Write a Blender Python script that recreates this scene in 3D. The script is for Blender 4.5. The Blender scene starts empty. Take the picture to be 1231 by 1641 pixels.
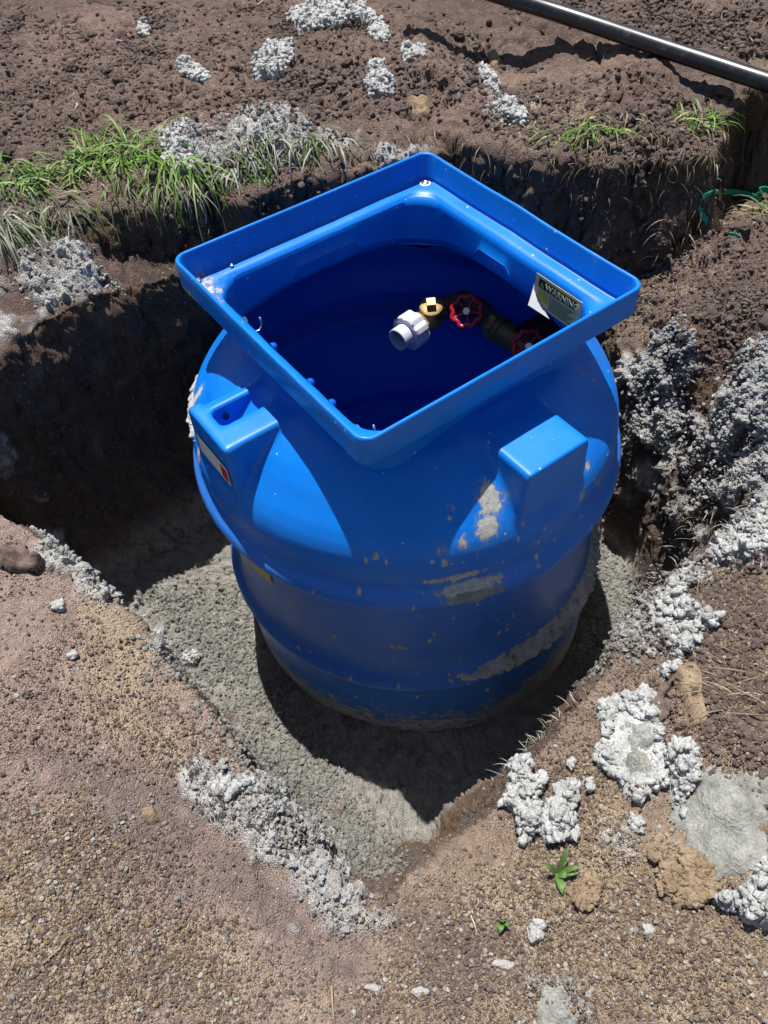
import bpy, bmesh, math, random
import numpy as np
from mathutils import Matrix, Vector

rng = np.random.default_rng(7)
random.seed(7)
scn = bpy.context.scene
col = scn.collection
PI = math.pi

# ------------------------------------------------------------------ camera
PW, PH, FPX = 1231.0, 1641.0, 1262.06
CAM = np.array([-0.0575, -1.3115, 0.9112])
PITCH, ROLL = 0.904515, -0.054466
_c, _s = math.cos(PITCH), math.sin(PITCH)
FW = np.array([0, _c, -_s]); _up = np.array([0, _s, _c]); _rt = np.array([1.0, 0, 0])
RT = math.cos(ROLL) * _rt + math.sin(ROLL) * _up
UP = -math.sin(ROLL) * _rt + math.cos(ROLL) * _up
cd = bpy.data.cameras.new('camera'); cam = bpy.data.objects.new('camera', cd); col.objects.link(cam)
cd.sensor_fit = 'HORIZONTAL'; cd.sensor_width = 36; cd.lens = 36 * FPX / PW
cd.clip_start = 0.02; cd.clip_end = 200
cam.matrix_world = Matrix(((RT[0], UP[0], -FW[0], CAM[0]), (RT[1], UP[1], -FW[1], CAM[1]), (RT[2], UP[2], -FW[2], CAM[2]), (0, 0, 0, 1)))
scn.camera = cam

# ------------------------------------------------------------------ sky, sun, exposure
SUND = Vector((0.089, -0.29, -0.953)).normalized()
w = bpy.data.worlds.new('World'); scn.world = w; w.use_nodes = True
nt = w.node_tree; bg = nt.nodes['Background']
sky = nt.nodes.new('ShaderNodeTexSky'); sky.sky_type = 'NISHITA'; sky.sun_disc = False
sky.sun_elevation = math.asin(-SUND.z); sky.sun_rotation = math.atan2(-SUND.x, -SUND.y)
nt.links.new(sky.outputs[0], bg.inputs[0]); bg.inputs[1].default_value = 0.06
sl = bpy.data.lights.new('sun', 'SUN'); sl.energy = 5.0; sl.angle = math.radians(0.5); sl.color = (1, 0.965, 0.92)
so = bpy.data.objects.new('sun', sl); col.objects.link(so); so.rotation_euler = SUND.to_track_quat('-Z', 'Y').to_euler()
so.location = (0, 3, 8)
scn.view_settings.view_transform = 'Standard'; scn.view_settings.look = 'None'
scn.view_settings.exposure = 0.55; scn.view_settings.gamma = 1; scn.view_settings.use_curve_mapping = False

# ------------------------------------------------------------------ helpers
def at(u, v, z):
    "world point at height z on the sight line of a photo pixel"
    d = FW * FPX + RT * (u - PW / 2) - UP * (v - PH / 2)
    return CAM + d * ((z - CAM[2]) / d[2])

def hash3(ix, iy, iz, seed=0):
    h = (ix.astype(np.uint32) * np.uint32(374761393) + iy.astype(np.uint32) * np.uint32(668265263)
         + iz.astype(np.uint32) * np.uint32(2147483647) + np.uint32(seed * 1013904223 & 0xffffffff))
    h = (h ^ (h >> np.uint32(13))) * np.uint32(1274126177)
    h = (h ^ (h >> np.uint32(15))) * np.uint32(2246822519)
    return h ^ (h >> np.uint32(16))

def vnoise(x, y, z, seed=0):
    xi, yi, zi = np.floor(x), np.floor(y), np.floor(z)
    fx, fy, fz = x - xi, y - yi, z - zi
    fx = fx * fx * (3 - 2 * fx); fy = fy * fy * (3 - 2 * fy); fz = fz * fz * (3 - 2 * fz)
    xi = xi.astype(np.int32); yi = yi.astype(np.int32); zi = zi.astype(np.int32)
    out = 0
    for a in (0, 1):
        wx = fx if a else 1 - fx
        for b in (0, 1):
            wy = fy if b else 1 - fy
            for c in (0, 1):
                wz = fz if c else 1 - fz
                out = out + wx * wy * wz * (hash3(xi + a, yi + b, zi + c, seed).astype(np.float32) / 4294967295.0)
    return out * 2 - 1

def fbm(x, y, z, oct=4, seed=0, gain=0.5):
    a = 1.0; s = 0; t = 0
    for i in range(oct):
        s = s + a * vnoise(x, y, z, seed + i * 17); t += a
        x, y, z = x * 2.03 + 3.1, y * 2.03 + 7.7, z * 2.03 + 1.3; a *= gain
    return s / t

def worley(x, y, z, seed=0):
    "distance to the nearest feature point, eight nearest cells; also a random value per cell"
    x = x.astype(np.float32); y = y.astype(np.float32); z = z.astype(np.float32)
    bx, by, bz = np.floor(x - .5).astype(np.int32), np.floor(y - .5).astype(np.int32), np.floor(z - .5).astype(np.int32)
    best = np.full(x.shape, 9.0, np.float32); idb = np.zeros(x.shape, np.float32)
    for a in (0, 1):
        for b in (0, 1):
            for c in (0, 1):
                h = hash3(bx + a, by + b, bz + c, seed)
                px = (h & np.uint32(1023)).astype(np.float32) / 1023 * .8 + .1
                py = ((h >> np.uint32(10)) & np.uint32(1023)).astype(np.float32) / 1023 * .8 + .1
                pz = ((h >> np.uint32(20)) & np.uint32(1023)).astype(np.float32) / 1023 * .8 + .1
                d = (bx + a + px - x) ** 2 + (by + b + py - y) ** 2 + (bz + c + pz - z) ** 2
                m = d < best
                best = np.where(m, d, best); idb = np.where(m, (h >> np.uint32(5) & np.uint32(255)).astype(np.float32) / 255, idb)
    return np.sqrt(best), idb

def sstep(a, b, x):
    t = np.clip((x - a) / (b - a), 0, 1); return t * t * (3 - 2 * t)

def polysd(poly, x, y):
    "signed distance, positive inside"
    poly = np.asarray(poly, np.float32)[:, :2]
    shp = np.shape(x); x = np.ravel(x).astype(np.float32); y = np.ravel(y).astype(np.float32)
    d = np.full(x.shape, 1e9, np.float32); ins = np.zeros(x.shape, bool); n = len(poly)
    for i in range(n):
        ax, ay = poly[i]; bx, by = poly[(i + 1) % n]
        ex, ey = bx - ax, by - ay
        t = np.clip(((x - ax) * ex + (y - ay) * ey) / (ex * ex + ey * ey + 1e-12), 0, 1)
        d = np.minimum(d, (x - ax - t * ex) ** 2 + (y - ay - t * ey) ** 2)
        if ay != by:
            c = ((ay > y) != (by > y)) & (x < (bx - ax) * (y - ay) / (by - ay) + ax)
            ins ^= c
    d = np.sqrt(d); return np.where(ins, d, -d).reshape(shp)

def rbf(pts):
    pts = np.asarray(pts, float); n = len(pts)
    r = np.hypot(pts[:, None, 0] - pts[None, :, 0], pts[:, None, 1] - pts[None, :, 1])
    A = np.zeros((n + 1, n + 1)); A[:n, :n] = -r - np.eye(n) * .02; A[:n, n] = 1; A[n, :n] = 1
    c = np.linalg.solve(A, np.r_[pts[:, 2], 0])
    def f(x, y):
        o = np.full(x.shape, c[n])
        for i in range(n): o = o - c[i] * np.hypot(x - pts[i, 0], y - pts[i, 1])
        return o
    return f

def mesh_np(name, V, F, smooth=True):
    "V (n,3); F (m,3) or (m,4) int"
    me = bpy.data.meshes.new(name)
    V = np.asarray(V, np.float32); F = np.asarray(F, np.int32); k = F.shape[1]
    me.vertices.add(len(V)); me.vertices.foreach_set('co', V.ravel())
    me.loops.add(F.size); me.loops.foreach_set('vertex_index', F.ravel())
    me.polygons.add(len(F)); me.polygons.foreach_set('loop_start', np.arange(0, F.size, k, dtype=np.int32))
    me.update(calc_edges=True)
    if smooth: me.shade_smooth()
    return me

def add_col(me, name, c):
    a = me.color_attributes.new(name, 'FLOAT_COLOR', 'POINT')
    c = np.asarray(c, np.float32)
    if c.ndim == 1: c = np.repeat(c[:, None], 3, 1)
    a.data.foreach_set('color', np.c_[c, np.ones(len(c), np.float32)].astype(np.float32).ravel())

def link(name, me, mats=None, parent=None, **props):
    o = bpy.data.objects.new(name, me); col.objects.link(o)
    if mats is not None and me is not None:
        for m in (mats if isinstance(mats, (list, tuple)) else [mats]):
            if m.name not in [q.name for q in me.materials if q]: me.materials.append(m)
    if parent: o.parent = parent
    for k, v in props.items(): o[k] = v
    return o

def from_bm(bm, name, smooth=True, autosmooth=None):
    me = bpy.data.meshes.new(name)
    bmesh.ops.recalc_face_normals(bm, faces=bm.faces)
    if autosmooth:
        for e in bm.edges:
            if len(e.link_faces) == 2 and e.calc_face_angle(0) > autosmooth: e.smooth = False
    bm.to_mesh(me); bm.free()
    if smooth: me.shade_smooth()
    return me

# ------------------------------------------------------------------ materials
def mat(name, color=(.5, .5, .5), rough=.5, metal=0.0, spec=.5):
    m = bpy.data.materials.new(name); m.use_nodes = True
    b = m.node_tree.nodes['Principled BSDF']
    b.inputs['Base Color'].default_value = (*color, 1); b.inputs['Roughness'].default_value = rough
    b.inputs['Metallic'].default_value = metal; b.inputs['Specular IOR Level'].default_value = spec
    return m, m.node_tree, b

def N(nt, typ, **kw):
    n = nt.nodes.new(typ)
    for k, v in kw.items():
        if k.startswith('i_'): n.inputs[k[2:].replace('_', ' ')].default_value = v
        else: setattr(n, k, v)
    return n

def ramp(nt, src, p0, p1, c0=(0, 0, 0, 1), c1=(1, 1, 1, 1)):
    r = nt.nodes.new('ShaderNodeValToRGB'); r.color_ramp.elements[0].position = p0; r.color_ramp.elements[1].position = p1
    r.color_ramp.elements[0].color = c0; r.color_ramp.elements[1].color = c1
    nt.links.new(src, r.inputs[0]); return r.outputs[0]

def mixc(nt, fac, a, b, mode='MIX'):
    m = nt.nodes.new('ShaderNodeMix'); m.data_type = 'RGBA'; m.blend_type = mode
    for k, v in ((0, fac), (6, a), (7, b)):
        if hasattr(v, 'links') or isinstance(v, bpy.types.NodeSocket): nt.links.new(v, m.inputs[k])
        else: m.inputs[k].default_value = v if k == 0 else (*v, 1)
    return m.outputs[2]

def math_(nt, op, a, b=None, c=None):
    m = nt.nodes.new('ShaderNodeMath'); m.operation = op
    for k, v in enumerate((a, b, c)):
        if v is None: continue
        if isinstance(v, bpy.types.NodeSocket): nt.links.new(v, m.inputs[k])
        else: m.inputs[k].default_value = v
    return m.outputs[0]

def tex(nt, typ, scale, coord, **kw):
    t = nt.nodes.new('ShaderNodeTex' + typ); t.inputs['Scale'].default_value = scale
    for k, v in kw.items():
        if k in t.inputs: t.inputs[k].default_value = v
        else: setattr(t, k, v)
    nt.links.new(coord, t.inputs['Vector']); return t

def earth_mat(name):
    "soil: base colour from the vertex colours of the piece, grit and grain on top"
    m, nt, b = mat(name, rough=.95, spec=.25)
    co = N(nt, 'ShaderNodeTexCoord').outputs['Object']
    ca = N(nt, 'ShaderNodeVertexColor', layer_name='Col').outputs[0]
    zo = N(nt, 'ShaderNodeVertexColor', layer_name='Zone').outputs[0]
    sp = N(nt, 'ShaderNodeSeparateColor'); nt.links.new(zo, sp.inputs[0])   # R: pebbly, G: wet sheen, B: fine grain
    n1 = tex(nt, 'Noise', 38, co, Detail=6, Roughness=.65)
    n2 = tex(nt, 'Noise', 260, co, Detail=4, Roughness=.7)
    v1 = tex(nt, 'Voronoi', 170, co); v2 = tex(nt, 'Voronoi', 330, co)
    f1 = ramp(nt, n1.outputs[0], .3, .7, (.72, .70, .70, 1), (1.25, 1.25, 1.25, 1))
    f2 = ramp(nt, n2.outputs[0], .3, .72, (.6, .6, .6, 1), (1.32, 1.3, 1.28, 1))
    c = mixc(nt, 1, ca, f1, 'MULTIPLY'); c = mixc(nt, .8, c, f2, 'MULTIPLY')
    # pebbles of several colours
    hs = N(nt, 'ShaderNodeSeparateColor'); nt.links.new(v1.outputs['Color'], hs.inputs[0])
    pc = N(nt, 'ShaderNodeValToRGB'); cr = pc.color_ramp; cr.interpolation = 'CONSTANT'
    cr.elements[0].color = (.16, .115, .10, 1); cr.elements[1].position = .25; cr.elements[1].color = (.40, .30, .19, 1)
    for p, q in ((.45, (.52, .45, .34, 1)), (.62, (.22, .165, .14, 1)), (.78, (.60, .55, .47, 1)), (.9, (.44, .29, .13, 1))):
        e = cr.elements.new(p); e.color = q
    nt.links.new(hs.outputs[1], pc.inputs[0])
    pm = ramp(nt, v1.outputs['Distance'], .30, .42, (1, 1, 1, 1), (0, 0, 0, 1))
    sel = math_(nt, 'LESS_THAN', hs.outputs[0], math_(nt, 'MULTIPLY', sp.outputs[0], .75))
    fac = math_(nt, 'MULTIPLY', pm, sel)
    c = mixc(nt, math_(nt, 'MULTIPLY', fac, .8), c, pc.outputs[0])
    h2 = N(nt, 'ShaderNodeSeparateColor'); nt.links.new(v2.outputs['Color'], h2.inputs[0])
    pale = math_(nt, 'MULTIPLY', math_(nt, 'GREATER_THAN', h2.outputs[0], math_(nt, 'SUBTRACT', 1.0, math_(nt, 'MULTIPLY', sp.outputs[2], .09))), ramp(nt, v2.outputs['Distance'], .25, .4, (1, 1, 1, 1), (0, 0, 0, 1)))
    c = mixc(nt, pale, c, (.55, .50, .43))
    nt.links.new(c, b.inputs['Base Color'])
    hgt = math_(nt, 'ADD', math_(nt, 'MULTIPLY', n2.outputs[0], .8), math_(nt, 'MULTIPLY', fac, .5))
    hgt = math_(nt, 'ADD', hgt, math_(nt, 'MULTIPLY', v2.outputs['Distance'], -.55))
    hgt = math_(nt, 'ADD', hgt, math_(nt, 'MULTIPLY', n1.outputs[0], .8))
    bp = N(nt, 'ShaderNodeBump'); bp.inputs['Distance'].default_value = .011; bp.inputs['Strength'].default_value = .9
    nt.links.new(hgt, bp.inputs['Height']); nt.links.new(bp.outputs[0], b.inputs['Normal'])
    nt.links.new(math_(nt, 'SUBTRACT', .96, math_(nt, 'MULTIPLY', sp.outputs[1], .38)), b.inputs['Roughness'])
    return m
M_EARTH = earth_mat('earth')

def cement_mat(name, c0, c1, bscale=1.0):
    m, nt, b = mat(name, rough=.9, spec=.25)
    co = N(nt, 'ShaderNodeTexCoord').outputs['Object']
    n1 = tex(nt, 'Noise', 30, co, Detail=6, Roughness=.7); n2 = tex(nt, 'Noise', 230, co, Detail=4, Roughness=.7)
    c = ramp(nt, n1.outputs[0], .35, .66, (*c0, 1), (*c1, 1))
    f2 = ramp(nt, n2.outputs[0], .3, .7, (.72, .72, .72, 1), (1.15, 1.15, 1.15, 1))
    c = mixc(nt, .9, c, f2, 'MULTIPLY')
    nt.links.new(c, b.inputs['Base Color'])
    bp = N(nt, 'ShaderNodeBump'); bp.inputs['Distance'].default_value = .004 * bscale; bp.inputs['Strength'].default_value = .8
    nt.links.new(math_(nt, 'ADD', n2.outputs[0], math_(nt, 'MULTIPLY', n1.outputs[0], 1.5)), bp.inputs['Height'])
    nt.links.new(bp.outputs[0], b.inputs['Normal'])
    return m
M_CEM = cement_mat('pale_cement', (.38, .38, .365), (.64, .645, .63), 1.8)
M_CEMG = cement_mat('grey_cement', (.24, .24, .21), (.42, .42, .385), 2.0)
M_CLOD = cement_mat('brown_clod', (.12, .088, .075), (.19, .14, .12))
M_TANS = cement_mat('tan_stone', (.25, .175, .11), (.40, .30, .20), 1.8)
def grit_mat(name, stops):
    "every grain its own colour out of a few"
    m, nt, b = mat(name, rough=.9, spec=.25)
    co = N(nt, 'ShaderNodeTexCoord').outputs['Object']; rnd = N(nt, 'ShaderNodeObjectInfo').outputs['Random']
    r = N(nt, 'ShaderNodeValToRGB'); r.color_ramp.interpolation = 'CONSTANT'; r.color_ramp.elements[0].color = (*stops[0][1], 1)
    r.color_ramp.elements[1].position = stops[1][0]; r.color_ramp.elements[1].color = (*stops[1][1], 1)
    for p, q in stops[2:]: e = r.color_ramp.elements.new(p); e.color = (*q, 1)
    nt.links.new(rnd, r.inputs[0])
    n = tex(nt, 'Noise', 2.2, co, Detail=6, Roughness=.75)
    nt.links.new(mixc(nt, .9, r.outputs[0], ramp(nt, n.outputs[0], .3, .7, (.7, .7, .7, 1), (1.2, 1.2, 1.2, 1)), 'MULTIPLY'), b.inputs['Base Color'])
    bp = N(nt, 'ShaderNodeBump'); bp.inputs['Distance'].default_value = .25; bp.inputs['Strength'].default_value = .7
    nt.links.new(n.outputs[0], bp.inputs['Height']); nt.links.new(bp.outputs[0], b.inputs['Normal'])
    return m
M_SOILG = grit_mat('soil_grain', [(0, (.22, .158, .135)), (.3, (.27, .20, .168)), (.6, (.235, .172, .15)), (.8, (.33, .25, .21)), (.95, (.17, .125, .11))])
M_GRAV = grit_mat('gravel_grain', [(0, (0.405, 0.297, 0.189)), (.22, (0.567, 0.446, 0.297)), (.42, (0.270, 0.196, 0.162)), (.6, (0.675, 0.581, 0.446)), (.72, (0.486, 0.324, 0.176)), (.84, (0.230, 0.169, 0.155)), (.93, (0.750, 0.750, 0.661))])
M_GROUTG = grit_mat('grout_grain', [(0, (.36, .352, .31)), (.3, (.44, .43, .385)), (.6, (.31, .30, .26)), (.85, (.52, .515, .475))])
M_CEMGR = grit_mat('cement_grain', [(0, (.60, .60, .58)), (.3, (.68, .685, .67)), (.6, (.53, .53, .505)), (.8, (.74, .75, .74))])
M_WHST = cement_mat('white_stone', (.36, .35, .32), (.50, .49, .46))

def blue_mat(name, muddy=True):
    m, nt, b = mat(name, (.002, .17, .9), .36, 0, .32)
    co = N(nt, 'ShaderNodeTexCoord').outputs['Object']
    n = tex(nt, 'Noise', 9, co, Detail=5, Roughness=.6); nf = tex(nt, 'Noise', 120, co, Detail=4, Roughness=.7)
    c = ramp(nt, n.outputs[0], .3, .75, (.0008, .150, .60, 1), (.0014, .182, .68, 1))
    dust = ramp(nt, tex(nt, 'Noise', 5, co, Detail=8, Roughness=.72).outputs[0], .47, .75)
    c = mixc(nt, math_(nt, 'MULTIPLY', dust, .018), c, (.42, .38, .34))
    scf = tex(nt, 'Noise', 16, co, Detail=14, Roughness=.86, Distortion=.6)
    c = mixc(nt, math_(nt, 'MULTIPLY', ramp(nt, scf.outputs[0], .60, .70), .28), c, (.16, .33, .66))
    ro = math_(nt, 'ADD', .27, math_(nt, 'MULTIPLY', n.outputs[0], .22))
    hgt = math_(nt, 'MULTIPLY', nf.outputs[0], .05)
    if muddy:
        z = N(nt, 'ShaderNodeVertexColor', layer_name='Mud').outputs[0]
        sp = N(nt, 'ShaderNodeSeparateColor'); nt.links.new(z, sp.inputs[0])
        # R: splat weight, G: horizontal smear weight, B: fine specks
        mp = N(nt, 'ShaderNodeMapping'); mp.inputs['Scale'].default_value = (1, 1, .4); nt.links.new(co, mp.inputs[0])
        ns = tex(nt, 'Noise', 42, mp.outputs[0], Detail=12, Roughness=.8)
        a1 = math_(nt, 'GREATER_THAN', math_(nt, 'ADD', sp.outputs[0], math_(nt, 'MULTIPLY', math_(nt, 'SUBTRACT', ns.outputs[0], .5), 2.2)), .55)
        mp2 = N(nt, 'ShaderNodeMapping'); mp2.inputs['Scale'].default_value = (1, 1, 3.6); nt.links.new(co, mp2.inputs[0])
        nh = tex(nt, 'Noise', 30, mp2.outputs[0], Detail=12, Roughness=.78)
        a2 = math_(nt, 'GREATER_THAN', math_(nt, 'ADD', sp.outputs[1], math_(nt, 'MULTIPLY', math_(nt, 'SUBTRACT', nh.outputs[0], .5), 2.2)), .55)
        vs = tex(nt, 'Voronoi', 75, co, Randomness=1.0); hv = N(nt, 'ShaderNodeSeparateColor'); nt.links.new(vs.outputs['Color'], hv.inputs[0])
        a3 = math_(nt, 'MULTIPLY', math_(nt, 'LESS_THAN', vs.outputs['Distance'], math_(nt, 'MULTIPLY', math_(nt, 'POWER', hv.outputs[1], 3.5), .22)),
                   math_(nt, 'LESS_THAN', hv.outputs[0], math_(nt, 'MULTIPLY', sp.outputs[2], .9)))
        mk = math_(nt, 'MAXIMUM', math_(nt, 'MAXIMUM', a1, a2), a3)
        mc = ramp(nt, nf.outputs[0], .3, .7, (.29, .285, .265, 1), (.52, .52, .49, 1))
        halo = ramp(nt, math_(nt, 'ADD', sp.outputs[0], math_(nt, 'MULTIPLY', math_(nt, 'SUBTRACT', ns.outputs[0], .5), 2.2)), .30, .56, (0, 0, 0, 1), (1, 1, 1, 1))
        sx_ = N(nt, 'ShaderNodeSeparateXYZ'); nt.links.new(co, sx_.inputs[0])
        ground_refl = ramp(nt, sx_.outputs[2], .66, .80, (1, 1, 1, 1), (0, 0, 0, 1))  # lower body greyed: reflection of the sunlit ground painted into the colour
        haze = math_(nt, 'ADD', math_(nt, 'MULTIPLY', math_(nt, 'MULTIPLY', halo, math_(nt, 'GREATER_THAN', sp.outputs[0], .02)), .30), math_(nt, 'MULTIPLY', ground_refl, math_(nt, 'MULTIPLY', n.outputs[0], .24)))
        c = mixc(nt, haze, c, (.30, .29, .27)); c = mixc(nt, mk, c, mc)
        ro = math_(nt, 'MAXIMUM', ro, math_(nt, 'MULTIPLY', mk, .9))
        hgt = math_(nt, 'ADD', math_(nt, 'MULTIPLY', hgt, 1.0), math_(nt, 'MULTIPLY', mk, math_(nt, 'ADD', .6, math_(nt, 'MULTIPLY', nf.outputs[0], .8))))
    nt.links.new(c, b.inputs['Base Color']); nt.links.new(ro, b.inputs['Roughness'])
    bp = N(nt, 'ShaderNodeBump'); bp.inputs['Distance'].default_value = .0025; bp.inputs['Strength'].default_value = .7
    nt.links.new(hgt, bp.inputs['Height']); nt.links.new(bp.outputs[0], b.inputs['Normal'])
    return m
M_BLUE = blue_mat('blue_plastic')
M_SHADEBLUE = mat('blue_plastic_shaded', (.001, .085, .46), .5, 0, .3)[0]  # same plastic as the body, interior shade put into its colour
M_STEEL = mat('stainless_steel', (.62, .61, .58), .28, 1)[0]
M_BRASS, _nt, _b = mat('brass', (.34, .22, .07), .45, .35)
_co = N(_nt, 'ShaderNodeTexCoord').outputs['Object']
_nt.links.new(ramp(_nt, tex(_nt, 'Noise', 40, _co, Detail=5).outputs[0], .3, .7, (.16, .105, .04, 1), (.42, .29, .10, 1)), _b.inputs['Base Color'])
M_PVC = mat('pvc_grey', (.56, .57, .64), .35)[0]
M_PVCIN = mat('pvc_bore', (.12, .12, .14), .5)[0]
M_RED = mat('red_enamel', (.33, .006, .02), .4)[0]
M_BLACKP = mat('black_fitting', (.012, .012, .014), .4)[0]
M_YEL = mat('label_yellow', (.62, .43, .06), .45)[0]
M_PALEL = mat('label_pale', (.72, .60, .28), .5)[0]
M_INK = mat('label_ink', (.015, .015, .02), .45)[0]
M_WHT = mat('label_white', (.72, .72, .70), .4)[0]
M_REDL = mat('label_red', (.55, .02, .02), .4)[0]
M_STRAP = mat('green_strap', (.01, .32, .20), .35)[0]

# ------------------------------------------------------------------ terrain: base height
def P(pts): return np.array([at(u, v, z) for u, v, z in pts])
U = rbf(P([(0,0,-.06),(300,0,-.07),(600,0,-.05),(0,150,-.07),(0,300,-.11),(200,260,-.11),(200,120,-.06),(400,200,-.10),(400,80,-.05),
 (540,110,-.06),(700,110,-.05),(640,190,-.11),(800,195,-.11),(900,185,-.08),(1000,170,-.05),(1100,175,-.08),(760,90,-.11),(850,105,-.12),(900,130,-.10),
 (1000,70,-.03),(900,30,-.03),(1231,0,.02),(1231,90,-.05),(1150,140,-.06),(1060,120,-.04),(0,340,-.12),(80,330,-.12),(-600,380,-.15),
 (0,820,-.30),(100,900,-.33),(230,1030,-.38),(400,1240,-.43),(590,1470,-.46),(0,1100,-.29),(200,1200,-.36),(0,1400,-.31),(300,1500,-.40),
 (0,1641,-.33),(600,1641,-.44),(900,1641,-.43),(1231,1641,-.38),(700,1520,-.45),(-700,900,-.3),(-500,1641,-.3),
 (800,1340,-.49),(850,1230,-.47),(960,1120,-.46),(1030,1010,-.455),(1060,960,-.44),(1130,900,-.41),(1231,870,-.36),(1231,1000,-.34),
 (1100,1110,-.40),(1231,1200,-.34),(1100,1300,-.41),(1231,1450,-.36),(900,1450,-.44),(1700,1100,-.3),(1700,700,-.2)]))
L2 = rbf(P([(960,560,-.5),(1000,450,-.43),(950,400,-.43),(1080,340,-.42),(1231,270,-.42),(1231,230,-.42),(1500,180,-.42),(1110,390,-.36),(1231,330,-.31),
 (1180,450,-.27),(1231,420,-.24),(1231,560,-.22),(1100,520,-.34),(1090,450,-.36),(1060,560,-.42),(1070,640,-.50),(1070,720,-.58),
 (1000,640,-.56),(1130,640,-.42),(1231,640,-.27),(1180,700,-.38),(1231,760,-.34),(1150,780,-.48),(900,330,-.40),(1500,500,-.2)]))
FL = rbf(np.vstack([P([(300,1100,-1.02),(300,980,-1.04),(450,1000,-1.07),(240,900,-1.0),(450,1230,-1.0),(690,1345,-.99),(600,1310,-.96),
 (900,1150,-1.06),(965,1000,-1.03),(1000,880,-1.0),(965,820,-1.0),(540,1380,-.86),(620,1440,-.80),(760,1370,-.9),(60,800,-.95),(-200,700,-.9),
 (400,1250,-.93),(300,1150,-.98)]), [[0, 0, -1.09], [0, .5, -1.07], [.4, .35, -1.05], [-.4, .4, -1.05], [.75, .0, -1.0], [-1.0, .1, -.9], [.5,-.3,-1.05]]]))
P2 = P([(700,215,-.12),(760,232,-.12),(820,238,-.12),(870,262,-.12),(960,268,-.12),(1050,258,-.12),(1130,245,-.12),(1165,195,-.12),(1180,160,-.11),(1231,152,-.10),(1400,130,-.1),
 (1700,120,-.1),(2200,500,-.2),(1700,760,-.3),(1231,838,-.36),(1130,880,-.41),(1060,940,-.44),(900,1000,-.5),(700,900,-.5)])
L4 = rbf(P([(0,400,-.17),(60,400,-.17),(130,400,-.18),(0,560,-.22),(50,520,-.22),(120,480,-.22),(190,400,-.24),(240,370,-.26),(229,440,-.25),(290,420,-.28),(330,380,-.3),(-300,600,-.2),(400,340,-.3)]))
P4 = P([(-600,390,-.12),(-100,372,-.12),(0,362,-.12),(60,350,-.12),(130,335,-.12),(200,318,-.12),(270,305,-.12),(360,300,-.12),(420,420,-.3),(330,500,-.3),(240,500,-.25),(146,530,-.22),(0,620,-.22),(-300,700,-.22),(-600,700,-.2)])
P3 = P([(-500,680,-.2),(-100,610,-.2),(0,556,-.2),(37,528,-.2),(121,484,-.2),(180,452,-.21),(229,436,-.22),(280,410,-.24),(330,360,-.24),(350,320,-.2),(372,300,-.12),(450,282,-.12),(545,262,-.12),(640,248,-.12),
 (720,262,-.12),(820,262,-.12),(862,292,-.12),(890,345,-.2),(925,440,-.42),(960,520,-.5),(985,600,-.55),(1020,690,-.58),(1067,732,-.6),(1125,785,-.52),
 (1185,800,-.42),(1195,830,-.40),(1130,880,-.41),(1060,940,-.44),(1028,1000,-.455),(960,1100,-.46),(838,1205,-.47),(800,1290,-.48),(740,1350,-.48),(650,1420,-.47),
 (600,1462,-.46),(520,1392,-.44),(400,1240,-.43),(230,1010,-.38),(100,885,-.33),(0,803,-.30),(-200,720,-.28),(-600,640,-.25)])
WPTS = P([(0,556,-.2),(229,436,-.22),(640,262,-.12),(820,250,-.12),(925,440,-.42),(1020,690,-.58),(1067,732,-.6),(1130,880,-.41),(1028,1000,-.45),
 (900,1150,-.46),(800,1290,-.48),(690,1390,-.47),(600,1462,-.46),(520,1400,-.44),(400,1240,-.43),(230,1010,-.38),(0,803,-.3)])
WVAL = np.array([.14,.11,.10,.10,.08,.05,.05,.08,.12,.13,.16,.26,.30,.22,.09,.07,.10])

GX0, GX1, GY0, GY1, GS = -3.0, 3.2, -2.0, 4.4, .008
gx = np.arange(GX0, GX1, GS); gy = np.arange(GY0, GY1, GS)
XX, YY = np.meshgrid(gx, gy, indexing='ij')
def base_height(X, Y):
    u = U(X, Y); l2 = L2(X, Y); f = FL(X, Y)
    Z0 = np.zeros_like(X)
    wob = fbm(X * 5, Y * 5, Z0, 4, 3) * .045 + fbm(X * 22, Y * 22, Z0, 3, 9) * .014
    d2 = polysd(P2, X, Y) + wob
    s2 = sstep(0, .065, d2)
    z = u * (1 - s2) + l2 * s2
    s4 = sstep(0, .05, polysd(P4, X, Y) + wob * .8); z = z * (1 - s4) + L4(X, Y) * s4
    wn = np.zeros_like(X); ws = np.zeros_like(X)
    for (px, py, _), wv in zip(WPTS, WVAL):
        k = 1 / ((X - px) ** 2 + (Y - py) ** 2 + .004) ** 1.5; wn += k * wv; ws += k
    wd = wn / ws
    d3 = polysd(P3, X, Y) + wob * .8
    t = np.clip(d3 / wd, 0, 1); s3 = 1 - (1 - t) ** 2.0; s3 = s3 * (.6 + .4 * sstep(0, .2, t))
    z2 = z * (1 - s3) + f * s3
    return z2, np.where(s3 > 0, s3, 0), d3, d2
HB, S3G, D3G, D2G = base_height(XX, YY)
def bil(G, x, y):
    fx = np.clip((x - GX0) / GS, 0, len(gx) - 1.001); fy = np.clip((y - GY0) / GS, 0, len(gy) - 1.001)
    i = fx.astype(int); j = fy.astype(int); a = fx - i; b = fy - j
    return G[i, j] * (1 - a) * (1 - b) + G[i + 1, j] * a * (1 - b) + G[i, j + 1] * (1 - a) * b + G[i + 1, j + 1] * a * b
def H(x, y): return bil(HB, np.asarray(x, float), np.asarray(y, float))
def ground(u, v):
    "where the sight line of a photo pixel meets the ground"
    d = FW * FPX + RT * (u - PW / 2) - UP * (v - PH / 2); d = d / np.linalg.norm(d)
    t = np.arange(.6, 5, .004); q = CAM + d * t[:, None]
    k = np.argmax(q[:, 2] < H(q[:, 0], q[:, 1])); return q[k]
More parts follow.
